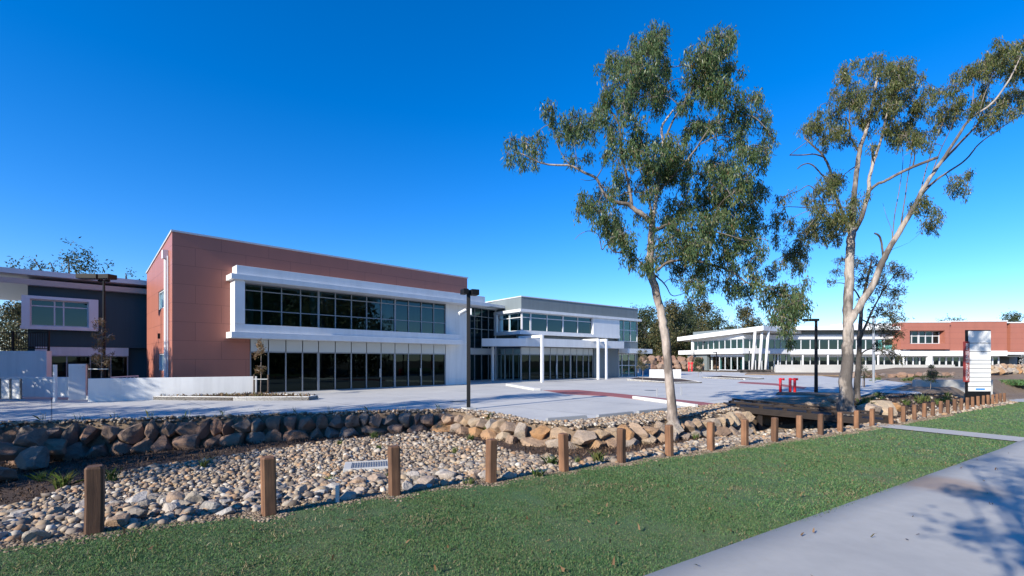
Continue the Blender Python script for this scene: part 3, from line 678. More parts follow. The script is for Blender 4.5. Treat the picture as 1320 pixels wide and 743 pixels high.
# weeds and tufts
def tuft(px, py, r, h, n, mat, label, name='grass_tuft'):
    p = ray_ground(px, py); a = np.clip(RNG.normal(0, r*.4, (n,2)), -r*.6, r*.6); v, f = blades(p.x+a[:,0], p.y+a[:,1], terr(p.x+a[:,0], p.y+a[:,1])+.02, h, h*.045+.004, RNG, .45)
    v = v-np.array([p.x,p.y,p.z]); o = link_mesh(name, np_mesh(name, v, f), M[mat]); o.location = p; tag(o, label, 'plant', 'small plants in the swale')
for px, py, r, h, n, lab in [(80,632,.16,.42,60,'green strappy tuft left of the nearest bollard on dark mulch'),(142,622,.14,.32,50,'small green tuft in the mulch just right of the nearest bollard'),(262,606,.05,.36,26,'dry straw coloured weed among the stones between first two bollards'),
    (482,566,.2,.3,70,'green tuft at the wall foot left of the third bollard'),(488,582,.1,.2,40,'bright green weed among stones above the drain pit'),(437,575,.1,.2,40,'small weed at the top edge of the stones above the pit'),
    (424,625,.1,.15,40,'small yellow green weed beside the marker peg'),(500,620,.1,.14,40,'low weed at the left side of the third bollard'),(571,556,.22,.3,70,'grass tuft near the corner where the two boulder walls meet'),
    (606,570,.1,.26,50,'bright green weed in the stones left of the fourth bollard'),(628,556,.25,.32,80,'wide grass clump on mulch under the sunlit boulders'),(586,585,.1,.18,40,'small weed in the stones between third and fourth bollard'),
    (604,628,.1,.14,36,'low weed beside the foot of the fourth bollard'),(693,617,.12,.16,40,'low green weed left of the fifth bollard'),(712,602,.12,.24,50,'upright green weed left of the fifth bollard top'),
    (771,597,.14,.24,60,'leafy green weed between the fifth and sixth bollard'),(745,600,.08,.16,30,'tiny weed just right of the fifth bollard'),(897,568,.12,.24,50,'green weed in the stones right of the tall tree base'),
    (370,560,.12,.22,40,'dark tuft at the foot of the shaded wall above the second bollard'),(176,575,.14,.3,40,'dark tuft on shaded mulch right of the nearest bollard'),(55,622,.12,.3,40,'dark strappy tuft on the far left mulch')]:
    tuft(px, py, r, h, n, 'tuft', lab)
rw_ = random.Random(77)
for i in range(26):
    px, py = (rw_.uniform(1105,1245), rw_.uniform(509,527)) if i < 16 else (rw_.uniform(1090,1180), rw_.uniform(486,492)); p = ray_ground(px, py); n = 60
    a = np.clip(RNG.normal(0,.12,(n,2)),-.22,.22); v, f = blades(a[:,0], a[:,1], a[:,0]*0, rw_.uniform(.22,.45), .022, RNG, .5)
    o = link_mesh('grass_tuft', np_mesh('grass_tuft', v, f), M['tuft']); o.location = (p.x,p.y,tz(p.x,p.y)+.02); tag(o, 'green grassy tuft on the mulch bank between the big pale tree and the sign', 'plant', 'grass tufts on the mulch bank')
# thin weeds along the car park edge
for i in range(12):
    px = 60+i*46; 
    p = ground_at(px, 545-.028*px-2); a = RNG.normal(0,.06,(9,2)); v, f = blades(a[:,0], a[:,1], a[:,0]*0, .32, .012, RNG, .35)
    o = link_mesh('thin_weed', np_mesh('thin_weed', v, f), M['tuft']); o.location = (p.x, p.y-.15, -.28); tag(o, 'thin upright weed on the stony ledge along the car park edge', 'weed', 'thin weeds along the car park edge')

# ------------------------------------------------------------------ building parts
def window_grid(fr, parent, us, zs, n, frame_mat, pane_mat, wid=.06, depth=.12, wide=(), name='window', alongn=None, sills=()):
    """frame with mullions at us and rails at zs, one pane mesh as child"""
    b = MB(); u0, u1, z0, z1 = us[0], us[-1], zs[0], zs[-1]
    for i, u in enumerate(us):
        w2 = (wid*2.2 if i in wide else wid)/2
        if i == 0: a, c = u, u+w2*2
        elif i == len(us)-1: a, c = u-w2*2, u
        else: a, c = u-w2, u+w2
        if alongn is None: b.box(fr, a, c, n-depth, n+.02, z0, z1)
        else: b.box(fr, alongn-.02, alongn+depth, a, c, z0, z1)
    for j, z in enumerate(zs):
        w2 = wid/2
        a, c = (z, z+wid) if j == 0 else (z-wid, z) if j == len(zs)-1 else (z-w2, z+w2)
        if alongn is None: b.box(fr, u0+.004, u1-.004, n-depth+.01, n+.012, a, c)
        else: b.box(fr, alongn-.012, alongn+depth-.01, u0+.004, u1-.004, a, c)
    f = b.build(name, M[frame_mat], parent)
    p = MB()
    for a, c in zip(us[:-1], us[1:]):
        if alongn is None: p.quad(fr, a, c, n-depth*.5, z0, z1)
        else: p.quadn(fr, alongn+depth*.5, c, a, z0, z1)
    p.build('pane', M[pane_mat], f)
    return f
def lin(a, b, n): return [a+(b-a)*i/n for i in range(n+1)]

# ---- red building
RB = Fr((-17.45,23.9), (.7117,.7025))
def rb(u, n, z): return RB.p(u, n, z)
red = thing('office_building', rb(9, -4, 0), 'large two storey red clad office building with white framed upper windows', 'building')
HT = lambda n: 8.6+n*.11            # roof falls to the back
b = MB()
b.box(RB, 0, 3.0, -.3, 0, -.4, 8.55); b.box(RB, 3.0, 3.6, -.3, 0, -.4, 3.2); b.box(RB, 3.0, 19.45, -.3, 0, 7.0, 8.55)
for a, c, z0, z1 in [(-9,-4.45,-.4,None),(-4.45,-2.35,-.4,1.33),(-4.45,-2.35,2.3,4.82),(-4.45,-2.35,5.86,None),(-2.35,-.3,-.4,None)]:
    if z1 is None: b.box(RB, 0, .3, a, c, z0, HT(c)-.05, HT(a)-.05)
    else: b.box(RB, 0, .3, a, c, z0, z1)
b.box(RB, 19.15, 19.45, -9, -.3, 6.9, HT(-.3)-.05, HT(-9)-.05)
b.build('wall', M['red'], red)
b = MB(); b.box(RB, 17.34, 19.45, -.3, .004, -.4, 6.99); b.box(RB, 19.15, 19.45, -9, -.3, -.4, 6.89); b.build('pier', M['white_wall'], red)
b = MB(); b.box(RB, .3, 19.15, -9, -8.7, -.4, 7.4); b.build('back_wall', M['grey_wall'], red)
b = MB(); b.box(RB, -.04, 19.5, -9.0, .04, 8.56, 8.64, 8.64-.99); b.s = None
b = MB(); b.hexa([rb(-.05,.05,8.53), rb(19.5,.05,8.53), rb(19.5,-9.05,7.55), rb(-.05,-9.05,7.55), rb(-.05,.05,8.62), rb(19.5,.05,8.62), rb(19.5,-9.05,7.64), rb(-.05,-9.05,7.64)]); b.build('roof', M['light_grey'], red)
b = MB(); b.box(RB, 19.46, 21.2, -7, -4, 6.9, 8.25); b.build('plant_screen', M['red'], red)
fl = MB(); fl.box(RB, .3, 19.15, -8.7, -.31, -.1, .03); fl.box(RB, .3, 19.15, -8.7, -.35, 3.2, 3.6); fl.build('floor_slab', M['interior_floor'], red)
b = MB(); b.box(RB, .31, 19.14, -8.69, -8.5, .03, 7.3); b.box(RB, .3, .5, -8.4, -.4, .03, 3.1); b.box(RB, 9.5, 9.65, -8.4, -3, .03, 3.1); b.box(RB, .3,19.15,-8.6,-.4,6.5,6.56); b.build('interior', M['interior'], red)
b = MB()
for u in (3.9, 7.55, 12.9, 17.0): b.tube([rb(u,-1.1,.03), rb(u,-1.1,3.2)], .2, 14); b.tube([rb(u,-1.1,3.6), rb(u,-1.1,6.5)], .2, 14)
b.build('column', M['spandrel'], red, True)
# white picture frame
b = MB(); b.box(RB, 2.62, 3.12, 0.003, .9, 3.9, 6.3)
b.box(RB, 2.72, 20.6, .003, .86, 6.58, 7.08); b.box(RB, 2.42, 20.9, .003, 1.08, 6.28, 6.578)
b.box(RB, 2.62, 17.95, .003, .88, 3.46, 3.898); b.box(RB, 2.42, 18.1, .003, 1.08, 3.12, 3.458); b.box(RB, 17.35, 18.7, .006, .5, 3.2, 3.45)
b.build('window_surround', M['white'], red, bevel=.012)
us = lin(3.13, 7.5, 4)+lin(7.5, 12.9, 5)[1:]+lin(12.9, 17.3, 4)[1:]
window_grid(RB, red, us, [3.9, 4.78, 5.88, 6.28], -.02, 'alu', 'glass', .05, .12, (4,9))
us = lin(3.62, 7.5, 4)+lin(7.5, 12.9, 5)[1:]+lin(12.9, 17.32, 4)[1:]
sf = window_grid(RB, red, us, [-.02, 2.42], -.05, 'alu', 'glass_low', .06, .14, (4,9), 'shopfront')
b = MB()
for a, c in zip(us[:-1], us[1:]): b.box(RB, a+.03, c-.03, -.12, -.03, 2.43, 3.12)
b.build('spandrel_panel', M['spandrel'], sf)
b = MB(); b.box(RB, 3.6, 17.34, -.2, -.121, 2.43, 3.19); b.build('head_panel', M['black'], red)
b = MB()
for i in (8, 11): b.box(RB, us[i]-.16, us[i]-.10, .0, .06, .75, 1.35)
b.build('door_handle', M['steel'], sf)
for z0, z1, n0, n1 in ((1.33,2.3,-4.45,-2.35),(4.82,5.86,-4.45,-2.35)):
    window_grid(RB, red, [n0, (n0+n1)/2, n1], [z0, z1], 0, 'light_grey', 'glass', .07, .14, (), 'window', alongn=.06)
b = MB(); b.tube([rb(-.09,-1.25,.5), rb(-.09,-1.25,7.4)], .085, 10); b.box(RB, -.25, -.01, -1.42, -1.08, 7.3, 7.75); b.build('downpipe', M['white'], red)
b = MB(); b.tube([rb(-.06,-.85,-.2), rb(-.06,-.85,7.4)], .04, 8); b.build('conduit', M['light_grey'], red)
b = MB(); b.box(RB, -.1, 0.01, -3.9, -3.72, 3.15, 3.45); b.build('wall_light', M['black'], red)

# ---- link
LK = Fr((-4.75,42.3), (.609,.794))
link = thing('glazed_link', LK.p(2.5,-1,0), 'recessed dark glazed link between the red and the grey office buildings', 'building')
us = lin(0, 5.05, 5)
window_grid(LK, link, us, [3.05, 4.9, 6.1, 6.9], 0, 'alu', 'glass_low', .05)
sf = window_grid(LK, link, us, [0, 2.5], 0, 'alu', 'glass_low', .06, .12, (), 'shopfront')
b = MB(); b.box(LK, 0, 5.05, -.1, .0, 2.505, 3.045); b.build('spandrel_panel', M['spandrel'], link)
b = MB(); b.box(LK, -.2, 5.1, -5, -4.7, -.1, 7); b.box(LK, 0, 5.05, -4.7, -.13, 2.6, 3.0); b.box(LK, 0, 5.05, -4.7, -.13, -.1, .03); b.build('interior', M['interior'], link)
b = MB(); b.box(LK, -1.5, 5.3, -5, 1.3, 7.0, 7.25); b.box(LK, -1.2, 5.05, -4, .3, 6.9, 6.999); b.build('roof', M['white'], link)
b = MB(); b.tube([LK.p(5.0,.12,0), LK.p(5.0,.12,7.0)], .06, 8); b.build('downpipe', M['white'], link)

# ---- grey building
GB = Fr((1.31,43.8), (.789,.615))
grey = thing('office_building', GB.p(8,-4,0), 'two storey grey office building with white fascia and pergola frames in front', 'building')
b = MB()
b.box(GB, -.56, 16.9, -.3, 0, 6.7, 7.85); b.box(GB, -.56, -.26, -4.2, -.3, 6.7, 7.85)
b.box(GB, -.56, 13.3, -.8, -.3, 3.2, 4.3); b.box(GB, -.26, 8.9, -.85, -.5, 4.3, 4.7)
b.box(GB, 9.4, 13.4, -.3, 0, -.1, 3.2); b.box(GB, 13.3, 13.5, -.3, 0, 3.2, 6.7); b.box(GB, 13.5, 16.9, -.3, 0, 3.25, 4.0); b.box(GB, 16.6, 16.9, -.3, 0, -.1, 3.25)
b.box(GB, 16.6, 16.9, -9, -3.5, -.1, 7.8); b.box(GB, 16.6, 16.9, -3.5, -.3, 6.7, 7.85); b.box(GB, -.26, 16.6, -9, -8.7, -.1, 7.8); b.box(GB, -.56, -.26, -9, -4.2, -.1, 7.8)
b.build('wall', M['grey_wall'], grey)
b = MB(); b.box(GB, -.6, 16.95, -9.05, .05, 7.86, 7.95); b.build('roof', M['light_grey'], grey)
b = MB(); b.box(GB, -1.0, 17.1, -4.3, .42, 6.42, 6.68); b.build('fascia', M['white'], grey, bevel=.01)
b = MB(); b.box(GB, -.95, 13.35, -3.9, .3, 4.35, 4.66); b.box(GB, -.95, -.7, -3.9, -3.4, 4.66, 6.42); b.box(GB, 9.0, 13.3, -.25, .28, 4.66, 6.42); b.build('window_surround', M['white'], grey, bevel=.01)
us = [-.55, .55]+lin(.55, 4.8, 2)[1:]+lin(4.8, 9.0, 2)[1:]
window_grid(GB, grey, [-.55,.5,2.6,4.75,6.85,9.0], [4.67, 5.95, 6.41], .1, 'light_grey', 'glass', .07, .12, (1,3), 'window')
window_grid(GB, grey, [-3.4,-1.8,.05], [4.67, 5.95, 6.41], 0, 'light_grey', 'glass', .07, .12, (), 'window', alongn=-.6)
b = MB(); b.box(GB, -.2, 16.5, -8.6, -8.4, .03, 7); b.box(GB, -.2, 16.5, -8.4, -.9, 3.2, 3.5); b.box(GB, -.2, 16.5, -8.4, -.31, -.1, .03); b.box(GB, -.2, 16.5, -8.4, -.31, 6.45, 6.6); b.build('interior', M['interior'], grey)
b = MB()
for u in (1.0, 7.3): b.tube([GB.p(u,-1.2,0), GB.p(u,-1.2,3.2)], .22, 14)
b.build('column', M['spandrel'], grey, True)
us = [-.5,.55,1.9,3.2,4.1,5.05,6.0,6.9,7.85,8.7,9.38]
sf = window_grid(GB, grey, us, [0, 2.5], -.1, 'alu', 'glass_low', .07, .14, (4,6), 'shopfront')
b = MB()
for a, c in zip(us[:-1], us[1:]): b.box(GB, a+.03, c-.03, -.2, -.09, 2.52, 3.15)
b.build('spandrel_panel', M['spandrel'], sf)
b = MB(); b.box(GB, 3.95, 4.0, -.08, 0, .5, 1.6); b.build('door_handle', M['white'], sf)
window_grid(GB, grey, [-3.9,-2.6,-1.3,-.1], [0,2.5,3.1], 0, 'alu', 'glass_low', .06, .12, (), 'side_glazing', alongn=-.56)
# right end glazing
window_grid(GB, grey, [13.55,14.4,15.6,16.85], [4.05,5.35,6.9-.25,6.69][:3]+[6.69], -.02, 'light_grey', 'glass_clear', .07, .12, (), 'window')
window_grid(GB, grey, [13.5,14.1,15.3,16.55], [0,1.35,2.65], -.02, 'light_grey', 'glass_clear', .07, .12, (), 'window')
window_grid(GB, grey, [-3.4,-1.8,-.4], [0.3,2.6], 0, 'light_grey', 'glass_clear', .07, .12, (), 'window', alongn=16.7)
# canopies
b = MB(); b.prism([GB.p(-.9,.0,0)[:2], GB.p(-1.2,1.45,0)[:2], GB.p(12.6,1.45,0)[:2], GB.p(13.2,.004,0)[:2]], FLOOR+3.2, FLOOR+3.95)
b.prism([GB.p(-1.21,1.45,0)[:2], GB.p(-.91,.0,0)[:2], GB.p(-.57,-.0,0)[:2], GB.p(-3.4,-2.2,0)[:2], GB.p(-4.2,-1.2,0)[:2]], FLOOR+3.2, FLOOR+3.9)
b.build('canopy', M['white'], grey)
b = MB(); b.box(GB, 13.45, 17.9, .01, 1.3, 2.7, 3.22); b.build('side_canopy', M['white'], grey)
for nm, u, n, zt in (('pergola_frame',-.8,3.2,4.15),('pergola_frame',7.55,2.25,4.1),('pergola_frame',8.75,2.25,4.1),('pergola_frame',-2.5,-1.9,3.98)):
    b = MB(); b.box(GB, u-.11, u+.11, n-.11, n+.11, -.05, zt)
    b.box(GB, u-.109, u+.109, (-.0 if n > 0 else -3.4), n-.111, zt-.24, zt-.002)
    if n < 0: b.box(GB, u+.111, u+1.4, n-.1, n+.1, zt-.24, zt-.004)
    b.build(nm, M['white'], grey, bevel=.008)
b = MB(); b.box(GB, -3.5, 9.6, .0, 2.2, -.1, .05); o = b.build('entry_paving', M['pavement'], None); tag(o, kind='structure')
b = MB(); b.box(GB, -.62, -.56, -2.9, -2.7, 6.9, 7.1); b.build('wall_light', M['black'], grey)

# ---- dark building on the left
DB = Fr((-25.07,32), (.7117,.7025))
dark = thing('office_building', DB.p(-2,-4,0), 'charcoal two storey building at far left under a sloping white edged roof', 'building')
b = MB(); b.box(DB, -5.7, 5, -.3, 0, 2.75, 6.66); b.box(DB, -5.7, -5.4, -9, -.3, -1.5, 6.66); b.box(DB, -1.0, 5, -.9, -.6, -1.5, 2.749); b.box(DB, -5.4, 5, -9, -8.7, -1.5, 6.66)
b.box(DB, -5.4, 5, -8.7, -.31, 2.76, 3.1); b.box(DB, 5.01, 5.3, -9, 0, -1.5, 6.66); b.build('wall', M['dark_wall'], dark)
b = MB(); b.box(DB, -5.4, -1.0, -.5, -.02, 2.2, 2.748); b.build('band', M['white_wall'], dark)
b = MB(); b.hexa([DB.p(-9.5,1.0,6.95), DB.p(6,1.0,6.95), DB.p(6,-9.5,6.3), DB.p(-9.5,-9.5,6.3), DB.p(-9.5,1.0,7.25), DB.p(6,1.0,7.25), DB.p(6,-9.5,6.75), DB.p(-9.5,-9.5,6.75)]); 
b.hexa([DB.p(-9.5,.55,6.42), DB.p(6,.55,6.42), DB.p(6,.0,6.42), DB.p(-9.5,.0,6.42), DB.p(-9.5,.8,6.718), DB.p(6,.8,6.718), DB.p(6,.0,6.69), DB.p(-9.5,.0,6.69)])
b.build('roof', M['light_grey'], dark)
b = MB(); b.box(DB, -5.95, -5.6, .003, .55, 3.98, 5.6); b.box(DB, -3.0, -2.55, .003, .55, 3.98, 5.6); b.box(DB, -5.95, -2.55, .003, .55, 5.602, 5.78); b.box(DB, -6.0, -2.55, .003, .6, 3.78, 3.978); b.build('window_surround', M['white'], dark)
window_grid(DB, dark, [-5.6,-4.55,-4.15,-3.0], [3.98,5.2,5.6], .3, 'light_grey', 'glass', .07, .12, (), 'window')
window_grid(DB, dark, [-5.1,-4.0,-2.9,-1.9,-1.0], [-1.2,2.2], -.2, 'alu', 'glass_low', .06, .12, (), 'window')
b = MB(); b.box(DB, -5.3, -1.1, -3, -2.8, -1.2, 2.7); b.box(DB, -5.5, -2.4, -2.5, -2.3, 3.2, 6.2); b.build('interior', M['interior'], dark)

# ---- ramp walls, fence and posts at the left
def wall_box(name, pts, wd, z0, z1, mat, label, cat='wall'):
    root = MB()
    for a, c in zip(pts[:-1], pts[1:]):
        L = math.hypot(c[0]-a[0], c[1]-a[1]); fr = Fr(a, (c[0]-a[0], c[1]-a[1]), 0); root.box(fr, 0, L, -wd, 0, z0, z1)
    o = root.build(name, M[mat], bevel=.012); return tag(o, label, cat)
wall_box('retaining_wall', [(-45,27),(-26.6,26.6)], .3, -1.5, 2.2, 'white_wall', 'pale high retaining wall at the far left edge below the dark fence')
wall_box('ramp_wall', [(-32,23.8),(-21.4,22.6)], .2, -.14, .84, 'white_wall', 'low white ramp wall left of the white pillar')
wall_box('garden_wall', [(-19.5,21.4),(-13.35,24.35)], .2, -.4, .82, 'white_wall', 'low white wall running right from the pillar in front of the red building')
fr = Fr((-21.35,22.4), (.80,.60), -.3)
b = MB(); b.box(fr, 0, .62, -.62, 0, 0, 1.78); o = b.build('gate_pillar', M['white_wall'], bevel=.012); tag(o, 'square white pillar between the two low white walls', 'pillar')
p = at(71,519,21.2); b = MB(); b.box(Fr((p.x,p.y),(1,0),p.z), -.055,.055,-.055,.055,0,1.72); o = b.build('white_post', M['white'], bevel=.01); tag(o, 'slim white square post standing before the ramp wall', 'post')
fen = thing('metal_fence', (-33,26.5,2.2), 'dark see through mesh fence on top of the pale high retaining wall', 'fence')
for i in range(9): b = MB(); b.wbox(-43+i*2.05-.04, -43+i*2.05+.04, 26.68, 26.76, 2.2, 3.35); b.build('post', M['black'], fen)
b = MB(); b.wbox(-43,-26.6,26.70,26.73,3.22,3.27); b.wbox(-43,-26.6,26.70,26.73,2.3,2.35)
for i in range(120): b.wbox(-43+i*.136-.008, -43+i*.136+.008, 26.705,26.722, 2.35,3.22)
b.build('mesh_panel', M['black'], fen)
bal = thing('balustrade', (-23.5,21.3,-.3), 'short grey panelled balustrade at the far left photo edge', 'fence')
for i in range(4):
    p = at(27-i*13.5, 512, 21.4); b = MB(); b.wbox(p.x-.03, p.x+.03, p.y-.03, p.y+.03, p.z-.1, .82); b.build('post', M['plastic_grey'], bal)
b = MB(); p0 = at(-30,512,21.42); p1 = at(27,512,21.42); b.wbox(p0.x, p1.x, p0.y-.004, p0.y+.02, -.1, .76); b.build('panel', M['white_wall'], bal)
rail = thing('hand_rail', (-19,26.5,.5), 'low white railing seen over the garden wall', 'railing')
b = MB(); q0 = at(142,487,27); q1 = at(178,485,28.5); b.tube([q0,q1], .05, 6); b.build('top_rail', M['white'], rail)
b = MB()
for i in range(8): q = q0.lerp(q1, i/7); b.tube([q-Vector((0,0,.9)), q], .03, 6)
b.build('baluster', M['white'], rail)

# ---- lamp posts
def lamp_head(name, fr, u0, u1, n0, n1, z0, z1, mat, parent):
    b = MB(); b.box(fr, u0, u1, n0, n1, z0, z1); return b.build(name, mat, parent, bevel=.02)
p = at(134,508,24.6); lp = thing('lamp_post', (p.x,p.y,-.15), 'tall black lamp post with two floodlight heads at the left before the charcoal building', 'lamp post')
b = MB(); b.tube([(p.x,p.y,-.3),(p.x,p.y,5.9)], [.075,.055], 10); b.build('pole', M['black'], lp)
b = MB(); b.tube([(p.x-.3,p.y,5.86),(p.x+.3,p.y,5.86)], .05, 8); b.build('crossarm', M['black'], lp)
for u0, u1, r in ((-1.22,-.22,.10),(-.12,.5,-.14)):
    fr = Fr((p.x,p.y),(math.cos(r),math.sin(r)),5.95); h = lamp_head('floodlight', fr, u0, u1, -.28, .22, .0, .24, M['black'], lp)
    b = MB(); b.box(fr, u0+.05, u1-.05, -.24, .18, -.012, -.002); b.build('lens', M['plastic_grey'], h)
p = at(604,527,18.2); lp = thing('lamp_post', (p.x,p.y,p.z), 'black square lamp post at the concrete edge before the white pier of the red building', 'lamp post')
b = MB(); b.box(Fr((p.x,p.y),(1,0),0), -.07,.07,-.07,.07, p.z, at(0,374,18.2).z); b.build('pole', M['black'], lp, bevel=.01)
b = MB(); b.box(Fr((p.x,p.y),(.8,.6),p.z), -.22,.22,-.22,.22,-.25,.05); b.build('footing', M['concrete'], lp, bevel=.02)
zt = at(0,372,18.2).z; fr = Fr((p.x,p.y),(.9,.44),zt-.26)
lamp_head('floodlight', fr, .06, .38, -.2, .2, 0, .22, M['black'], lp); lamp_head('floodlight', fr, -.28, -.06, -.2, .2, .02, .22, M['black'], lp)
zc = at(0,402,18.2).z; b = MB(); b.tube([(p.x-.36,p.y-.14,zc-.10),(p.x-.1,p.y-.02,zc+.06)], .075, 10); b.tube([(p.x-.12,p.y,zc),(p.x+.06,p.y,zc)], .03, 6); b.build('camera_housing', M['white'], lp, bevel=.01)
b = MB(); b.box(Fr((p.x,p.y),(1,0),zc), .06,.12,-.06,.06,-.12,.12); b.build('junction_box', M['white'], lp)
p = at(1052,507,27.2); lp = thing('lamp_post', (p.x,p.y,p.z), 'black lamp post with flat arm head beside the red pipes left of the big tree', 'lamp post')
zt = at(0,413,27.2).z; b = MB(); b.tube([(p.x,p.y,p.z-.1),(p.x,p.y,zt)], [.10,.075], 10); b.build('pole', M['black'], lp)
lamp_head('lamp_head', Fr((p.x,p.y),(1,0),zt-.06), -.72, .1, -.16, .16, 0, .14, M['black'], lp)
for px, y0, y1, Y, lab, rad in ((923.5,455,478,78,'distant slim black lamp post before the left end of the far offices',.09),(1126,410,500,40,'pale grey lamp post right of the big tree before the far offices',.09)):
    a = at(px, y1, Y); c = at(px, y0, Y); lp = thing('lamp_post', a, lab, 'lamp post')
    b = MB(); b.tube([a, c], rad, 8); b.build('pole', M['black' if px < 1000 else 'steel'], lp); b = MB(); b.wbox(c.x-.5,c.x+.1,c.y-.15,c.y+.15,c.z-.02,c.z+.12); b.build('lamp_head', M['black' if px < 1000 else 'steel'], lp)
for px, y0, y1, Y, lab in ((847,501,514,24.8,'short slim steel marker post left of the tall tree trunk'),(878,499,512,25.6,'short slim steel marker post right of the tall tree trunk')):
    a = at(px, y1, Y); c = at(px, y0, Y); b = MB(); b.tube([a, c], .035, 8); o = b.build('marker_post', M['steel']); tag(o, lab, 'post')
# wheel stops
for i, (a, c, lab) in enumerate([((706,544.2),(758,540.0),'concrete wheel stop nearest the lamp post bay corner'),((772,539.4),(818,534.6),'middle concrete wheel stop of the three'),((824,534),(864,529.8),'concrete wheel stop nearest the tall tree trunk')]):
    A = ground_at(*a); C_ = ground_at(*c); L = (C_-A).length; fr = Fr((A.x,A.y), ((C_-A).x,(C_-A).y))
    b = MB(); b.hexa([fr.p(0,.0,0), fr.p(L,.0,0), fr.p(L,-.16,0), fr.p(0,-.16,0), fr.p(.03,-.03,.11), fr.p(L-.03,-.03,.11), fr.p(L-.03,-.13,.11), fr.p(.03,-.13,.11)][:4]+[fr.p(.03,-.03,.11), fr.p(L-.03,-.03,.11), fr.p(L-.03,-.13,.11), fr.p(.03,-.13,.11)])
    o = b.build('wheel_stop', M['stop'], bevel=.01); tag(o, lab, 'wheel stop', 'wheel stops at the car park edge')
for px, py, lab in ((590,518,'round dark manhole cover on the concrete left of the lamp post'),(838,503.6,'round dark manhole cover on the concrete left of the tall tree')):
    p = ground_at(px, py); b = MB(); b.tube([(p.x,p.y,FLOOR-.02),(p.x,p.y,FLOOR+.012)], .36, 20); o = b.build('manhole_cover', M['plastic_grey']); tag(o, lab, 'manhole')

# ---- footbridge
E1, E2 = Vector((8.85,19.0,-.12)), Vector((14.35,17.35,-.56)); d = (E2-E1); Lb = Vector((d.x,d.y)).length; wv = Vector((.29,.957,0))*1.5
br = thing('foot_bridge', (11.6,18.9,-.7), 'dark timber footbridge across the stone swale behind the bollards', 'bridge')
def beam(nm, off, w_, z0, z1, t0=0, t1=1, mat='timber_dark'):
    b = MB(); A = E1+d*t0+wv*off; C_ = E1+d*t1+wv*off; n = wv.normalized()*w_/2
    b.hexa([A-n+Vector((0,0,z0)), C_-n+Vector((0,0,z0)), C_+n+Vector((0,0,z0)), A+n+Vector((0,0,z0)), A-n+Vector((0,0,z1)), C_-n+Vector((0,0,z1)), C_+n+Vector((0,0,z1)), A+n+Vector((0,0,z1))])
    return b.build(nm, M[mat], br, bevel=.008)
beam('edge_beam', 0, .12, -.30, -.06); beam('edge_beam', 1, .12, -.36, -.10); beam('kerb_rail', .02, .12, .04, .13); beam('kerb_rail', .98, .12, .06, .15, .06, 1)
b = MB(); nb = 40
for i in range(nb):
    A = E1+d*(i/nb); C_ = E1+d*((i+.93)/nb); o1 = wv*-.03; o2 = wv*1.03
    b.hexa([A+o1+Vector((0,0,-.098)), C_+o1+Vector((0,0,-.098)), C_+o2+Vector((0,0,-.098)), A+o2+Vector((0,0,-.098)), A+o1+Vector((0,0,-.055)), C_+o1+Vector((0,0,-.055)), C_+o2+Vector((0,0,-.055)), A+o2+Vector((0,0,-.055))])
b.build('deck', M['timber_dark'], br)
b = MB()
for off in (.02,.98):
    for i in range(7):
        A = E1+d*(.06+.147*i)+wv*off; b.wbox(A.x-.06,A.x+.06,A.y-.05,A.y+.05,A.z-.054,A.z+.039 if off < .5 else A.z+.059)
b.build('rail_block', M['timber_dark'], br)
for t in (.2,.8):
    for off in (.08,.92): A = E1+d*t+wv*off; b = MB(); b.wbox(A.x-.08,A.x+.08,A.y-.08,A.y+.08,A.z-1.4,A.z-.1); b.build('pier_post', M['timber_dark'], br)

# ---- red hydrant pipework
def riser(pxs, y0, y1, Y, label, bars, r=.075):
    a = at(pxs[0], y1, Y); t = thing('hydrant_riser', a, label, 'hydrant')
    for px in pxs:
        A = at(px, y1, Y); C_ = at(px, y0, Y); b = MB(); b.tube([A-Vector((0,0,.1)), C_], r, 12); b.tube([A-Vector((0,0,.02)), A+Vector((0,0,.03))], r*1.6, 12); b.build('pipe', M['red_paint'], t, True)
    for x0, x1 in bars:
        A = at(x0, y0+1.5, Y); C_ = at(x1, y0+1.5, Y); b = MB(); b.tube([A,C_], r*.6, 10); b.tube([C_-Vector((.02,0,0)), C_+Vector((.03,0,0))], r*.95, 10); b.build('elbow', M['red_paint'], t, True)
riser([1006], 487.5, 507, 27.3, 'single red pipe riser left of the double red riser', [(1004,1010)])
riser([1018.5,1024.5], 487.5, 507, 27.3, 'double red hydrant riser beside the black lamp post', [(1017,1027.5)])
riser([888,892], 467, 478.5, 66, 'distant red hydrant riser beyond the tall tree trunk', [(887,893)], .09)
riser([1232.5,1239], 474.5, 482, 74, 'distant red hydrant riser left of the white sign', [(1231,1234),(1238,1242)], .18)
# bench / skips near far offices
b = MB(); a = at(958,481,72); b.wbox(a.x, a.x+4.2, a.y, a.y+1.0, a.z-.1, a.z+.35); b.wbox(a.x-.4, a.x+4.6, a.y-.2, a.y+1.2, a.z+.352, a.z+.5); o = b.build('planter_box', M['bark_dark']); tag(o, 'long low dark planter under the slanted white columns', 'planter')
wall_box('low_wall', [tuple(at(838,488,52)[:2]), tuple(at(878,488,52)[:2])], .3, -.3, .65, 'white_wall', 'low white wall behind the tall tree trunk beyond the grey building')
b = MB(); a = at(826,478,62); b.wbox(a.x, a.x+1.3, a.y, a.y+1.1, -.25, 1.15); b.wbox(a.x-.05, a.x+1.35, a.y-.05, a.y+1.15, 1.152, 1.25); o = b.build('storage_bin', M['bin_blue']); tag(o, 'faded blue bin beside the right end of the grey building', 'bin')

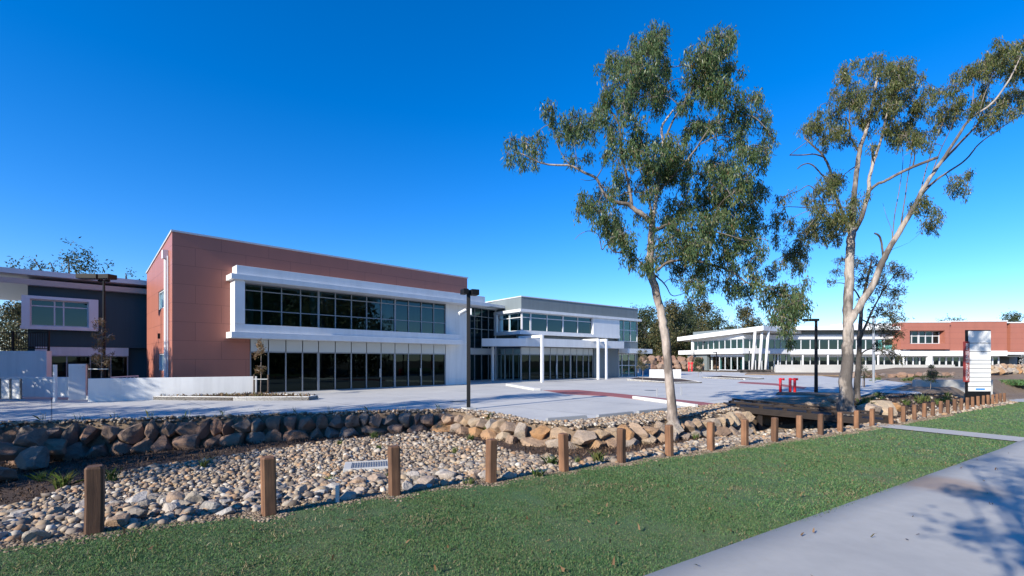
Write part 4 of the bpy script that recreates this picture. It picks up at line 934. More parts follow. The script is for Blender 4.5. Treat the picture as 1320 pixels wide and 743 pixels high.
# ---- sign
SY = 28.9; SK = SY/32
SG = Fr(tuple(at(1249,500,SY)[:2]), (1,.0), -.9)
sg = thing('sign_totem', SG.p(.8,-.2,.3), 'tall white panelled business park sign with vertical red name board', 'sign')
zt = at(0,426,SY).z+.9; zb = at(0,505,SY).z+.9
b = MB(); b.box(SG, -.09*SK, 1.56*SK, -.17, -.05, -.5, zt+.02); b.build('core', M['black'], sg)
ys = [505,498.5,492.5,486.5,481,475,469.5,464.5,453.5,442.5,426.5]
b = MB()
for y0, y1 in zip(ys[:-1], ys[1:]): b.box(SG, .0, 1.51*SK, -.049, .0, at(0,y0,SY).z+.9+.018, at(0,y1,SY).z+.9-.018)
b.build('name_panel', M['white'], sg)
b = MB(); b.box(SG, .42, .98, .0, .012, zb+.10, zb+.20); b.build('logo_strip', M['blue'], sg)
r0 = at(0,492.5,SY).z+.9; r1 = at(0,440.5,SY).z+.9
b = MB(); b.box(SG, -.30, -.02, -.07, .06, r0, r1); board = b.build('name_board', paint('sign_red', (.24,.035,.03), .4), sg)
tc = bpy.data.curves.new('board_lettering', 'FONT'); tc.body = 'MOTORWAY BUSINESS PARK'; tc.size = .25; tc.align_x = 'CENTER'; tc.align_y = 'CENTER'; tc.extrude = .006
to = bpy.data.objects.new('board_lettering', tc); COL.objects.link(to); bpy.context.view_layer.update()
me = bpy.data.meshes.new_from_object(to.evaluated_get(bpy.context.evaluated_depsgraph_get())); bpy.data.objects.remove(to)
wd = max(v.co.x for v in me.vertices)-min(v.co.x for v in me.vertices); k = (r1-r0-.2)/wd
V0 = Vector(SG.p(-.16,.068,(r0+r1)/2))-ORG[board]
for v in me.vertices: x, y, z = v.co.x*k, v.co.y*1.0, v.co.z; v.co = V0+Vector((-y, -z, x))
link_mesh('board_lettering', me, M['white'], board)
A = at(1180.5,505,34.5); C_ = at(1280,505,34.5)
wall_box('sign_wall', [(A.x,A.y),(C_.x,C_.y)], .3, -1.2, at(0,490,34.5).z, 'concrete', 'low pale concrete wall behind the tall white sign')

# ---- far offices
FL = Fr((39.7,80), (.33,-.94), -.1)     # left face: u runs towards the camera, ends at the corner
far = thing('office_building', (44,86,-.1), 'distant white and grey office with broad oversailing roof and slanted columns', 'building')
b = MB(); b.box(FL, -12.4, 0, -.4, -.1, 6.3, 7.35); b.build('wall', M['grey_wall'], far)
FRt = Fr((39.7,80), (.94,.33), -.1)
b = MB(); b.box(FRt, .3, 13, -.4, -.1, 6.3, 7.35); b.build('wall', M['grey_wall'], far)
b = MB(); b.box(FL, -13.5, -8.2, -.3, .3, -.1, 2.9); b.build('wing_wall', M['grey_wall'], far)
b = MB(); b.box(FL, -12.4, .2, -.3, .12, 5.55, 6.29); b.box(FRt, .1, 13, -.3, .12, 5.55, 6.29); b.box(FL, -15.5, .9, -.4, .9, 2.95, 3.75); b.box(FRt, .92, 13, -.4, .9, 2.95, 3.75); b.box(FL, -7.5,.1,-.2,.1,2.5,2.94); b.build('fascia', M['white'], far)
window_grid(FL, far, lin(-12.4,0,9), [3.76,5.54], -.05, 'light_grey', 'glass_clear', .12, .15, (), 'window')
window_grid(FRt, far, lin(.16,13,9), [3.76,5.54], -.05, 'light_grey', 'glass_clear', .12, .15, (), 'window')
window_grid(FL, far, lin(-5.6,0,4), [0,2.49], -.15, 'light_grey', 'glass_clear', .12, .15, (), 'window')
window_grid(FRt, far, lin(.16,13,9), [0,2.94], -.15, 'light_grey', 'glass_clear', .12, .15, (), 'window')
b = MB(); b.box(FL, -12,-.3,-8,-7.8,0,7); b.box(FL,-12,-.3,-7.8,-.3,-.1,.03); b.box(FL,-12,-.3,-7.8,-.3,2.9,3.3); b.box(FL,-12.4,-12.1,-7.8,-.3,0,6.9); b.build('interior', M['interior'], far)
b = MB()
for t in range(5): b.tube([FL.p(-11+t*2.4,-1.2,.03), FL.p(-11+t*2.4,-1.2,5.5)], .22, 10)
b.build('column', M['spandrel'], far)
tipF = at(984,420,75.5); tipL = at(873,435,92); tipR = at(1044,426,86); back = tipL+(tipR-tipF)
th = Vector((0,0,.75)); b = MB(); b.hexa([tipF-th, tipR-th, back-th, tipL-th, tipF, tipR, back, tipL]); b.build('roof', M['white'], far)
for px in (972.5,981.5,989.5):
    t_ = at(px+1.2,424,77); a_ = at(px-3,479,77); b = MB(); b.tube([a_, t_], .21, 10); b.build('slanted_column', M['white'], far, True)
b = MB(); b.tube([at(893,458,90), at(893,440,90)], .3, 8); b.build('roof_column', M['white'], far, True)
# right wing
FW = Fr((47,84), (1,-.02), 0)
wing = thing('office_building', (60,86,-.3), 'distant long white office wing with two bands of dark windows behind the big tree', 'building')
W1 = 23.2
b = MB(); b.box(FW, 0, W1, -.4, 0, 6.3, 7.0); b.box(FW, 0,W1,-8,-7.7,0,7); b.box(FW,0,.3,-7.7,-.4,0,7); b.build('wall', M['grey_wall'], wing)
b = MB(); b.box(FW, -2, W1, -9, 1.8, 7.05, 7.65); b.box(FW, 0, W1, -.3, .2, 5.5, 6.28); b.box(FW, -.5, W1, -.3, 1.5, 2.75, 3.55); b.box(FW, 0, W1, -.3,.05, 2.4, 2.748)
for i in range(6): b.tube([FW.p(.3+i*4.4,1.2,0.3), FW.p(.3+i*4.4,1.2,2.75)], .14, 8)
b.build('fascia', M['white'], wing)
window_grid(FW, wing, lin(0.2,W1,14), [3.56,5.49], -.05, 'light_grey', 'glass_clear', .12, .15, (), 'window')
window_grid(FW, wing, lin(0.2,W1,14), [.6,2.39], -.05, 'light_grey', 'glass_clear', .12, .15, (), 'window')
b = MB(); b.box(FW, .3, W1, -6, -5.8, .6, 6.9); b.box(FW,.3,W1,-5.8,-.3,2.8,3.3); b.box(FW,.3,W1,-7.6,-.3,.3,.6); b.build('interior', M['interior'], wing)
b = MB(); b.box(FW, -1, 41, -.2, 2.6, -.3, .59); b.box(FW, -5.5, 22, 11, 11.3, -.4, 1.0); b.build('plinth', M['concrete'], wing)
b = MB(); b.box(FW, W1-9, W1+3, -6, -2, 7.66, 8.5); b.build('roof_plant', M['white'], wing)
# red wing
FD = Fr((70.3,83), (1,-.03), 0)
rw = thing('office_building', (82,86,-.3), 'distant red clad office block behind the white sign', 'building')
b = MB(); b.box(FD, -2, 6.3, -.6, 1.4, 3.6, 4.6); b.box(FD, -2, 6.3, -.6, 1.4, 6.9, 8.3); b.box(FD, 5.5, 6.3, -.6, 1.398, 4.601, 6.899); b.box(FD, -2, -.5, -.6, 1.398, 4.601, 6.899)
b.box(FD, 6.31, 16.8, -8, .6, 3.4, 8.5); b.box(FD, 18.2, 21.6, -8, -.2, 3.2, 8.3); b.box(FD, 16.81, 18.19, -8, -1.5, 3.4, 8.2)
b.box(FD, 21.61, 24.0, -8, -7.7, 3.2, 8.3); b.box(FD, 21.61, 24.0, -7.69, -.21, 3.2, 4.7); b.box(FD, 21.61, 24.0, -7.69, -.21, 7.2, 8.3); b.box(FD,23.7,24,-1,-.21,4.7,7.2)
b.build('wall', M['red'], rw)
b = MB(); b.box(FD, -2.1, 6.4, -.7, 1.5, 8.301, 8.45); b.box(FD, 6.5, 16.9, -8, .7, 8.501, 8.68); b.box(FD, 17.1, 24.1, -8, -.1, 8.301, 8.48); b.build('roof', M['white'], rw)
window_grid(FD, rw, lin(-.5,5.5,5), [4.6,6.0,6.9], .3, 'light_grey', 'glass', .13, .15, (2,), 'window')
b = MB(); b.box(FD, -2.2, 16.5, -.4, 1.0, 2.45, 3.38); b.box(FD, 3.0, 3.7, .5, 1.01, 0, 2.449); b.box(FD,16.6,24,-6,-.3,2.7,3.18); b.build('fascia', M['white'], rw)
window_grid(FD, rw, lin(-2,16.4,16), [.3,2.44], -.3, 'light_grey', 'glass_clear', .2, .15, (), 'window')
b = MB(); b.box(FD, -2,16.4,-5,-4.8,.1,3.3); b.box(FD,-2,5.5,-3,-2.8,4.5,7); b.box(FD,-2,16.4,-4.8,-.5,.0,.28); b.box(FD,17,24,-5,-4.7,0,2.7); b.build('interior', M['interior'], rw)
b = MB(); b.box(FD, 18.2, 23.5, -4, 2, 2.3, 2.5); b.box(FD,18.6,20.5,-3,-2.7,0,2.3)
for u in (18.4,20.8,23.2): b.box(FD, u-.07,u+.07,1.7,1.84,0,2.3)
b.build('carport', M['plastic_grey'], rw)
b = MB(); a = at(1316,452,110); b.wbox(a.x-1.5,a.x+9,a.y,a.y+8,0,5); b2 = MB(); b2.hexa([Vector((a.x-2.2,a.y-.8,5.0)),Vector((a.x+10,a.y-.8,5.0)),Vector((a.x+10,a.y+9,5.0)),Vector((a.x-2.2,a.y+9,5.0)),Vector((a.x+.5,a.y+3.5,7)),Vector((a.x+8,a.y+3.5,7)),Vector((a.x+8,a.y+4.5,7)),Vector((a.x+.5,a.y+4.5,7))])
hs_ = thing('house', (a.x+4,a.y+4,0), 'pale house roof just visible at the right photo edge', 'house'); b.build('wall', M['white_wall'], hs_); b2.build('roof', M['light_grey'], hs_)

# ------------------------------------------------------------------ trees
def catmull(P, n=5):
    P = [np.array(p, float) for p in P]
    if len(P) < 3: return [P[0]+(P[-1]-P[0])*i/n for i in range(n+1)]
    Q = [2*P[0]-P[1]]+P+[2*P[-1]-P[-2]]; out = []
    for i in range(1, len(Q)-2):
        for k in range(n):
            t = k/n; a, b_, c, d_ = Q[i-1:i+3]
            out.append(.5*((2*b_)+(c-a)*t+(2*a-5*b_+4*c-d_)*t*t+(3*b_-a-3*c+d_)*t**3))
    out.append(P[-1]); return out
def leaf_mesh(C, N, Lf, Wf, rng, spray=14, droop=1.0, spread=.11, R3=None):
    """C clump centres (n,3), R3 radii (n,), N leaf counts -> hanging sprays of slender leaves; also returns spray tips"""
    cs = []; ks = []; tips = []
    for c, r, n in zip(C, R3, N):
        m = max(2, int(n/spray)); d = rng.standard_normal((m,3)); d /= np.linalg.norm(d,axis=1)[:,None]
        p = c+d*(r*rng.uniform(.15,1,(m,1))**.5)*np.array([1,1,.85]); tips.append((c, p))
        k = rng.poisson(spray, m); cs.append(np.repeat(p, k, 0)); ks.append(k)
    P = np.vstack(cs); n = len(P); sc = spread*(1+0*P[:,0])
    t = rng.uniform(0,1,n); P = P+rng.normal(0,1,(n,3))*(sc*(.85-.45*t))[:,None]*np.array([1,1,.6]); P[:,2] -= (t-.3)*spread*4.2*droop
    d = rng.normal(0,.42,(n,3)); d[:,2] -= droop; d /= np.linalg.norm(d,axis=1)[:,None]
    s = np.cross(d, rng.standard_normal((n,3))); s /= np.linalg.norm(s,axis=1)[:,None]
    L = Lf*rng.uniform(.6,1.25,n)[:,None]; W = Wf*rng.uniform(.7,1.2,n)[:,None]/2
    bow = np.cross(d, s)*L*rng.uniform(-.12,.12,(n,1))
    V = np.stack([P, P+d*L*.4+s*W+bow, P+d*L, P+d*L*.4-s*W+bow], 1).reshape(-1,3); k = np.arange(n)*4
    return V, np.stack([k,k+1,k+2,k+3],1), tips
def tree(name, label, cat, base, limbs, clumps, mats, seed, Lf=.14, Wf=.026, dens=60, spray=14, droop=1.0, group=None, spread=.11, sides=9, twigs=True, trunk_wob=.02, sat=0, branch_mat=None):
    """limbs: [(pts3d, r0, r1)], clumps: [(centre, radius, density factor)] in world units"""
    rng = np.random.default_rng(seed); base = Vector(base); root = thing(name, base, label, cat, group)
    b = MB(); b2 = MB() if branch_mat else b; nodes = []
    for pts, r0, r1 in limbs:
        Q = catmull(pts, 5); n = len(Q)
        rad = [(r0+(r1-r0)*(i/(n-1))**.8)*(1+rng.normal(0,trunk_wob))*(1+(.75*math.exp(-i/2.2) if r0 > .15 and len(nodes) == 0 else 0)) for i in range(n)]
        Q = [q+rng.normal(0,rad[i]*.10,3) for i, q in enumerate(Q)]
        (b if r0 > .065 else b2).tube(Q, rad, sides if r0 > .05 else 5); nodes += [(q, rad[i]) for i, q in enumerate(Q)]
    NP = np.array([q for q, _ in nodes]); NR = np.array([r for _, r in nodes])
    if sat:
        ex = []
        for c in clumps:
            for _ in range(sat):
                v = rng.standard_normal(3)*np.array([1,1,.9]); v /= np.linalg.norm(v); ex.append((np.array(c[0])+v*c[1]*rng.uniform(.85,1.35), c[1]*rng.uniform(.28,.5), (c[2] if len(c) > 2 else 1)*1.1))
        clumps = list(clumps)+ex
    C = np.array([c[0] for c in clumps], float); R3 = np.array([c[1] for c in clumps]); K = np.array([c[2] if len(c) > 2 else 1 for c in clumps])
    V, Fc, tips = leaf_mesh(C, dens*K*R3**2/(Lf*Wf)*.15, Lf, Wf, rng, spray, droop, spread, R3)
    if twigs:
        order = np.argsort([np.min(np.linalg.norm(NP-c,axis=1)) for c in C])
        for ci in order:
            c, tp = tips[ci]; r = R3[ci]; d = np.linalg.norm(NP-c,axis=1)+np.where(NP[:,2] > c[2]+.3, 1.2, 0); j = int(np.argmin(d)); a = NP[j]; L = np.linalg.norm(c-a)
            ra = min(NR[j]*.6, .012+.018*L)
            mid = (a+c)/2+np.array([0,0,.12*L])+rng.normal(0,.08*L,3); Q = catmull([a, mid, c], 4)
            b2.tube(Q, [ra+(.010-ra)*i/(len(Q)-1) for i in range(len(Q))], 5)
            NP = np.vstack([NP, np.array(Q[4:])]); NR = np.append(NR, np.full(len(Q)-4, .02))
            for q in tp[::max(1, len(tp)//9)]:
                m = (np.array(c)+q)/2+np.array([0,0,.15*r])+rng.normal(0,.06*r,3); b2.tube([c, m, q], [.009,.006,.003], 4, False)
    b.build('trunk', mats[0], root, True)
    if branch_mat: b2.build('branches', branch_mat, root, True)
    o = link_mesh('crown', np_mesh('crown', V-np.array(base), Fc), mats[1], root)
    return root
def P3(pts, Y, dy0=0, dy1=0):
    n = len(pts); return [np.array(at(x, y, Y+dy0+(dy1-dy0)*i/max(1,n-1))) for i, (x, y) in enumerate(pts)]
def CL(lst, Y, rng, dmax=2.0, k=1.0):
    out = []
    for c in lst:
        px, py, r = c[:3]; y = Y+rng.uniform(-dmax, dmax); out.append((np.array(at(px, py, y)), r*Y/F0, k*(c[3] if len(c) > 3 else 1)))
    return out
# tall gum in the middle
Y1 = 15.0; rg = np.random.default_rng(3)
limbs = [(P3([(868,556),(866,525),(862,482),(858,440),(853,408),(846,378),(839,352),(838,330),(840,305),(841,287)],Y1), .151, .105),
 (P3([(841,289),(831,279),(821,272),(810,264),(798,262),(786,257),(777,247),(769,231),(752,222),(735,214),(715,213),(696,210),(676,200),(664,196)],Y1,0,-1.2), 0.088, 0.012),
 (P3([(815,267),(810,236),(804,212),(800,190),(799,165),(790,147),(779,133),(776,121),(784,103),(796,82)],Y1,-.1,.8), 0.051, 0.012),
 (P3([(799,166),(806,158),(817,154),(826,142),(832,128),(837,112),(842,80),(845,55)],Y1,.4,1.2), 0.034, 0.008),
 (P3([(841,288),(845,262),(850,225),(855,190),(853,165),(862,150),(868,142)],Y1,0,-.8), 0.068, 0.024),
 (P3([(851,215),(858,180),(868,155),(880,136),(890,120),(898,102),(908,78),(922,55)],Y1,-.3,-1.2), 0.041, 0.010),
 (P3([(841,288),(838,262),(832,240),(824,214),(818,190)],Y1,0,1.4), 0.048, 0.016),
 (P3([(846,250),(870,225),(895,195),(920,160),(945,152),(970,150),(990,168)],Y1,-.2,-1.5), 0.041, 0.010),
 (P3([(842,300),(862,288),(885,272),(915,262),(945,250),(968,248)],Y1,0,1.6), 0.054, 0.011),
 (P3([(842,322),(868,305),(895,300),(925,300),(960,310)],Y1,0,-1.6), 0.048, 0.011),
 (P3([(846,350),(862,338),(890,336),(918,342),(945,352),(965,366),(988,370),(1006,380),(1018,392)],Y1,0,-.6), 0.048, 0.016),
 (P3([(845,355),(858,368),(866,381),(880,379),(905,370)],Y1,0,.8), 0.027, 0.006),
 (P3([(838,345),(825,338),(812,325),(792,325),(783,315),(776,322),(772,304),(760,298),(748,302),(741,309)],Y1,0,-.8), 0.031, 0.006),
 (P3([(778,248),(772,262),(778,275),(790,277)],Y1,-.6,-.9), 0.017, 0.006), (P3([(769,231),(757,233),(748,231)],Y1,-.6,-.7), 0.014, 0.004),
 (P3([(769,230),(776,218),(781,208),(779,196)],Y1,-.6,-.2), 0.020, 0.006), (P3([(735,213),(722,195),(712,165)],Y1,-.9,-.7), 0.014, 0.005), (P3([(744,217),(742,195),(737,172)],Y1,-.9,-.3), 0.014, 0.005)]
c1 = [(845,48,17),(835,72,20),(818,84,20),(793,78,16),(782,86,12),(800,104,24),(826,104,20),(852,92,18),(850,118,18),(838,60,14),(862,120,12),
 (928,48,14),(943,44,10),(908,66,18),(928,76,22),(915,96,18),(942,92,13),(893,88,13),(938,110,11),(900,108,12),
 (709,142,11),(713,158,8),(740,152,15),(752,168,13),(664,184,9),(662,201,8),(680,180,8),(697,177,8),(676,208,5),(735,172,9),(770,150,11),(725,178,6),(690,192,5),
 (771,274,12),(754,253,13),(762,266,10),(792,286,16),(802,302,13),(812,328,13),(835,342,12),(782,298,8),
 (782,138,15),(792,160,9),(812,136,16),(822,178,13),(832,198,20),(850,212,20),(838,238,20),(802,234,11),(870,218,20),(862,188,15),(882,198,14),(818,160,9),(815,208,10),(786,200,7),(800,180,8),
 (920,130,13),(936,150,18),(914,162,16),(966,130,16),(981,150,16),(990,170,12),(985,186,8),(956,195,13),(980,206,10),(932,188,8),(950,170,8),(960,145,10),
 (900,225,24),(930,215,22),(955,226,20),(972,250,19),(940,254,24),(910,260,24),(880,262,18),(862,282,14),(890,290,22),(925,290,24),(955,284,20),(975,280,12),(966,310,16),(936,318,20),(902,320,20),(872,315,16),(856,333,12),(880,344,16),(910,350,15),(945,345,14),(970,333,11),(890,364,10),(850,310,10),
 (925,365,9),(905,375,7),(893,388,6),(960,372,11),(986,377,12),(1004,372,10),(978,360,8),(1014,384,18,1.2),(1021,402,20,1.2),(1031,388,14,1.2),(1006,400,12),(1014,424,10),(1019,438,5),(1040,364,5)]
O1 = np.array([(655,190),(720,152),(760,145),(778,92),(800,68),(840,42),(860,52),(866,100),(885,92),(900,62),(948,42),(950,85),(935,120),(990,145),(1000,178),(985,215),(988,250),(985,300),(985,345),(1000,366),(950,380),(905,388),(872,352),(832,358),(790,312),(752,290),(748,252),(782,242),(764,215),(705,208),(668,205)], float)
qx = rg.uniform(655,1000,230); qy = rg.uniform(40,390,230); kk = poly_sd(qx, qy, O1) > 0
c1 += [(a, b_, rg.uniform(5,11), .5) for a, b_ in zip(qx[kk], qy[kk])]
p = at(868,553,Y1)
tree('gum_tree', 'tall leaning gum tree with dense drooping crown in the middle of the photo', 'tree', (p.x,p.y,tz(p.x,p.y)), limbs, CL(c1,Y1,rg,1.7), (M['bark1'],M['leaf']), 21, .15, .030, 88, 20, 1.0, None, .085, sat=3, branch_mat=M['bark_twig'])
# big pale twin stemmed gum
Y2 = 18.6; rg = np.random.default_rng(5)
limbs = [(P3([(1091,538),(1090,500),(1092,470),(1093,440),(1093.5,400),(1094,360),(1096,320),(1098,299)],Y2), 0.240, 0.142),
 (P3([(1098,300),(1100,270),(1102,243),(1108,196),(1111,184),(1118,165),(1123,145),(1127,122),(1130,106),(1132.5,95)],Y2,0,.5), 0.114, 0.038),
 (P3([(1108,198),(1101,186),(1096,176),(1095,158),(1095,141),(1093,128)],Y2,.3,.8), 0.042, 0.015),
 (P3([(1099,300),(1108,286),(1116,262),(1120,247),(1121,230),(1125,212),(1131,195),(1137,176),(1142,152),(1150,130),(1156,105),(1160,85)],Y2,0,-.8), 0.102, 0.015),
 (P3([(1124,214),(1125,200),(1124,188)],Y2,-.3,-.4), 0.048, 0.038),
 (P3([(1121,246),(1130,238),(1140,234),(1155,226),(1169,219),(1180,214),(1209,203)],Y2,-.2,-1.4), 0.054, 0.053),
 (P3([(1092,446),(1094,420),(1109,393),(1125,368),(1136,341),(1147,320),(1163,293),(1179,266),(1189,246),(1200,228),(1215,206),(1233,179),(1251,153),(1277,135),(1298,108),(1316,73)],Y2,0,-1.5), 0.162, 0.019),
 (P3([(1180,262),(1194,244),(1210,230),(1225,220),(1245,206),(1263,185),(1292,164),(1324,143)],Y2,-.6,.4), 0.060, 0.011),
 (P3([(1215,208),(1240,182),(1263,158),(1286,135),(1305,126),(1324,120)],Y2,-.9,.2), 0.054, 0.011),
 (P3([(1251,152),(1254,130),(1256,105),(1262,88)],Y2,-1.2,-1.2), 0.024, 0.007), (P3([(1262,145),(1270,120),(1280,95),(1288,75)],Y2,-1.3,-1), 0.024, 0.007),
 (P3([(1160,297),(1166,260),(1170,230),(1176,195),(1180,160),(1186,135)],Y2,-.4,.6), 0.024, 0.007), (P3([(1150,315),(1153,280),(1160,240),(1164,205),(1160,170)],Y2,-.3,.8), 0.021, 0.007),
 (P3([(1185,255),(1192,225),(1203,190),(1215,160),(1220,140)],Y2,-.7,0), 0.024, 0.007), (P3([(1200,228),(1212,195),(1226,165),(1233,145)],Y2,-.8,-1.2), 0.021, 0.007),
 (P3([(1139,336),(1138,325),(1136,311),(1133,304),(1128,301)],Y2,-.3,-.6), 0.042, 0.034),
 (P3([(1148,318),(1150,300),(1143,280),(1138,262)],Y2,-.3,.4), 0.015, 0.004), (P3([(1163,292),(1165,278),(1180,268),(1196,262)],Y2,-.4,.2), 0.012, 0.004), (P3([(1142,330),(1150,322),(1160,318),(1172,313)],Y2,-.3,.2), 0.012, 0.003),
 (P3([(1097,302),(1090,284),(1083,267),(1078,254),(1073,235),(1069,217),(1064,206),(1058,197),(1048,188),(1037,178)],Y2,0,.9), 0.072, 0.030),
 (P3([(1062,203),(1050,199),(1035,200),(1018,200)],Y2,.7,.2), 0.030, 0.022), (P3([(1072,232),(1060,226),(1050,215),(1042,211),(1034,213),(1028,218)],Y2,.5,0), 0.033, 0.019),
 (P3([(1082,266),(1068,264),(1048,268),(1028,267),(1012,267),(1002,270)],Y2,.2,-.6), 0.027, 0.009), (P3([(1062,262),(1045,240),(1030,246),(1015,252),(1003,262),(993,275)],Y2,.1,-.9), 0.021, 0.007),
 (P3([(1060,270),(1048,285),(1035,300),(1020,302),(1008,305)],Y2,0,-.5), 0.018, 0.006)]
c2 = [(1050,165,11),(1040,165,8),(1075,146,11),(1084,154,7),(1070,180,11),(1083,170,11),(1094,127,12),(1105,124,10),(1091,92,11),(1084,100,7),(1120,81,10),(1131,75,8),(1075,115,3),(1118,157,12),(1129,124,11),(1146,124,18),(1150,140,14),(1161,82,12),(1153,91,10),(1158,103,9),(1155,167,12),(1163,178,12),(1110,143,9),(1060,162,7),
 (1159,88,11),(1168,96,11),(1180,100,8),(1156,130,12),(1186,135,11),(1178,147,9),(1160,164,15),(1168,176,12),(1214,120,12),(1222,141,14),(1233,144,12),(1216,158,11),(1248,141,9),(1262,135,9),(1205,150,8),(1200,170,8),(1190,185,8),
 (1251,90,10),(1263,84,12),(1277,79,13),(1289,70,15),(1304,68,16),(1292,84,11),(1311,78,10),(1310,120,12),(1298,126,12),(1289,138,9),(1313,141,8),(1275,150,7),(1320,95,12),(1322,125,10),
 (1236,230,10),(1245,244,6),(1230,244,6),(1246,224,5),
 (1068,233,14,1.2),(1060,245,13,1.2),(1074,228,10,1.2),(1082,236,9,1.2),(1066,274,14,1.2),(1077,282,14,1.2),(1066,295,14,1.2),(1074,306,11,1.2),(1087,290,12,1.2),(1101,258,10),(1098,278,9),(1090,268,10),
 (1047,288,13,1.2),(1039,300,13,1.2),(1033,314,13,1.2),(1028,326,12,1.2),(1025,341,10,1.2),(1022,330,10,1.2),(1056,262,8),(1040,256,8),(1012,255,8),(1005,275,9),(1018,285,8),(996,290,9),(1000,310,8),(1008,338,7),(998,345,7),(990,350,9),
 (1187,258,8),(1181,266,6),(1192,268,7),(1206,274,9),(1208,285,8),(1199,287,7)]
O2 = np.array([(1040,160),(1075,120),(1090,85),(1125,72),(1170,75),(1200,115),(1245,85),(1300,60),(1322,62),(1322,150),(1260,165),(1210,180),(1170,195),(1120,190),(1070,200)], float)
qx = rg.uniform(1035,1322,120); qy = rg.uniform(60,200,120); kk = poly_sd(qx, qy, O2) > 0
c2 += [(a, b_, rg.uniform(4,8), .5) for a, b_ in zip(qx[kk], qy[kk])]
p = at(1091,534,Y2)
tree('gum_tree', 'big pale gum tree with twin stems, one leaning far right above the sign', 'tree', (p.x,p.y,tz(p.x,p.y)), limbs, CL(c2,Y2,rg,1.5), (M['bark2'],M['leaf2']), 22, .15, .029, 74, 20, 1.0, None, .085, sat=3, branch_mat=M['bark_twig'])
# darker tree behind it
Y3 = 24; rg = np.random.default_rng(8)
limbs = [(P3([(1103,534),(1105,500),(1107,460),(1109,420),(1112,390),(1118,360),(1124,335)],Y3), .17, .04), (P3([(1108,440),(1118,415),(1130,390),(1145,365),(1160,348)],Y3,0,.8), .07, .015),
 (P3([(1112,392),(1100,372),(1085,365),(1072,366)],Y3,0,-.5), .05, .01), (P3([(1107,470),(1112,455),(1125,450),(1140,455),(1152,470)],Y3,0,-.6), .05, .015), (P3([(1110,412),(1125,418),(1145,422),(1160,430)],Y3,0,.7), .04,.01)]
c3 = [(1086,336,9),(1072,364,7),(1080,350,7),(1110,340,12),(1126,335,10),(1130,360,13),(1150,346,12),(1160,352,10),(1168,356,7),(1140,374,14),(1156,376,11),(1150,395,14),(1132,400,11),(1156,410,11),(1145,425,14),(1160,430,8),(1140,444,12),(1150,456,9),(1161,461,7),(1110,364,11),(1096,350,7),(1118,385,9),(1128,420,9),(1098,332,7),(1116,350,10)]
p = at(1103,532,Y3)
tree('she_oak_tree', 'slender dark tree with olive feathery crown just behind the big pale gum', 'tree', (p.x,p.y,tz(p.x,p.y)), limbs, CL(c3,Y3,rg,1.6), (M['bark_dark'],M['leaf_olive']), 23, .20, .035, 56, 12, .35)
# saplings with stakes
def sapling(px, yb, yt, Y, seed, mat, label, wid, n, stakes, ys):
    rg = np.random.default_rng(seed); H = yb-yt; cl = []
    for i in range(n):
        t = rg.uniform(.12,1); cl.append((px+rg.normal(0, wid*(1.05-.6*t)), yb-H*(.30+.70*t), 3.2))
    limbs = [(P3([(px,yb+2),(px+.8,yb-H*.3),(px+1,yb-H*.6),(px+1.5,yt)],Y), .026, .007)]; p = at(px, yb, Y)
    t = tree('sapling', label, 'tree', (p.x,p.y,p.z), limbs, CL(cl,Y,rg,.35), (M['stake'] if seed > 90 else M['bark1'], mat), seed, .09, .035, 70, 8, .5, None, .07)
    for sx in stakes:
        a = at(sx, yb, Y); c = at(sx, ys, Y); b = MB(); b.wbox(a.x-.03,a.x+.03,a.y-.03,a.y+.03,a.z-.2,c.z); o = b.build('tree_stake', M['stake'])
        tag(o, 'dark timber stake '+('left' if sx < px else 'right')+' of the '+label.split(' beside')[0].split(' in front')[0].split(' before')[0], 'stake', 'stakes of the saplings')
    if len(stakes) > 1:
        a = at(stakes[0], ys+6, Y); c = at(stakes[1], ys+6, Y); b = MB(); b.tube([a-Vector((0,.04,0)), (a+c)/2-Vector((0,.05,0)), c-Vector((0,.04,0))], .022, 6); o = b.build('tree_tie', M['spandrel']); tag(o, 'pale tie strap round the '+label, 'tie strap')
sapling(130, 513, 412, 22.6, 61, M['leaf_brown'], 'thin sapling with brown leaves beside the left lamp post', 9, 34, (115,141), 470)
sapling(335.5, 512, 436, 24.2, 62, M['leaf_brown'], 'thin staked sapling in front of the red building shopfront', 5, 20, (327.5,345.5), 483)
sapling(1199, 505, 468, 30.5, 63, M['leaf_dark'], 'young green sapling before the pale wall left of the sign', 4.5, 16, (), 0)
sapling(899.5, 488, 462, 55, 64, M['leaf_dark'], 'small staked sapling by the distant red riser', 5, 16, (), 0)
sapling(828, 491, 452, 40, 65, M['leaf_olive'], 'young tree at the right corner of the grey building', 4, 16, (), 0)
sapling(1111, 503, 462, 33, 66, M['leaf_dark'], 'young sapling right of the big pale trunk', 4, 14, (1107,1114), 480)
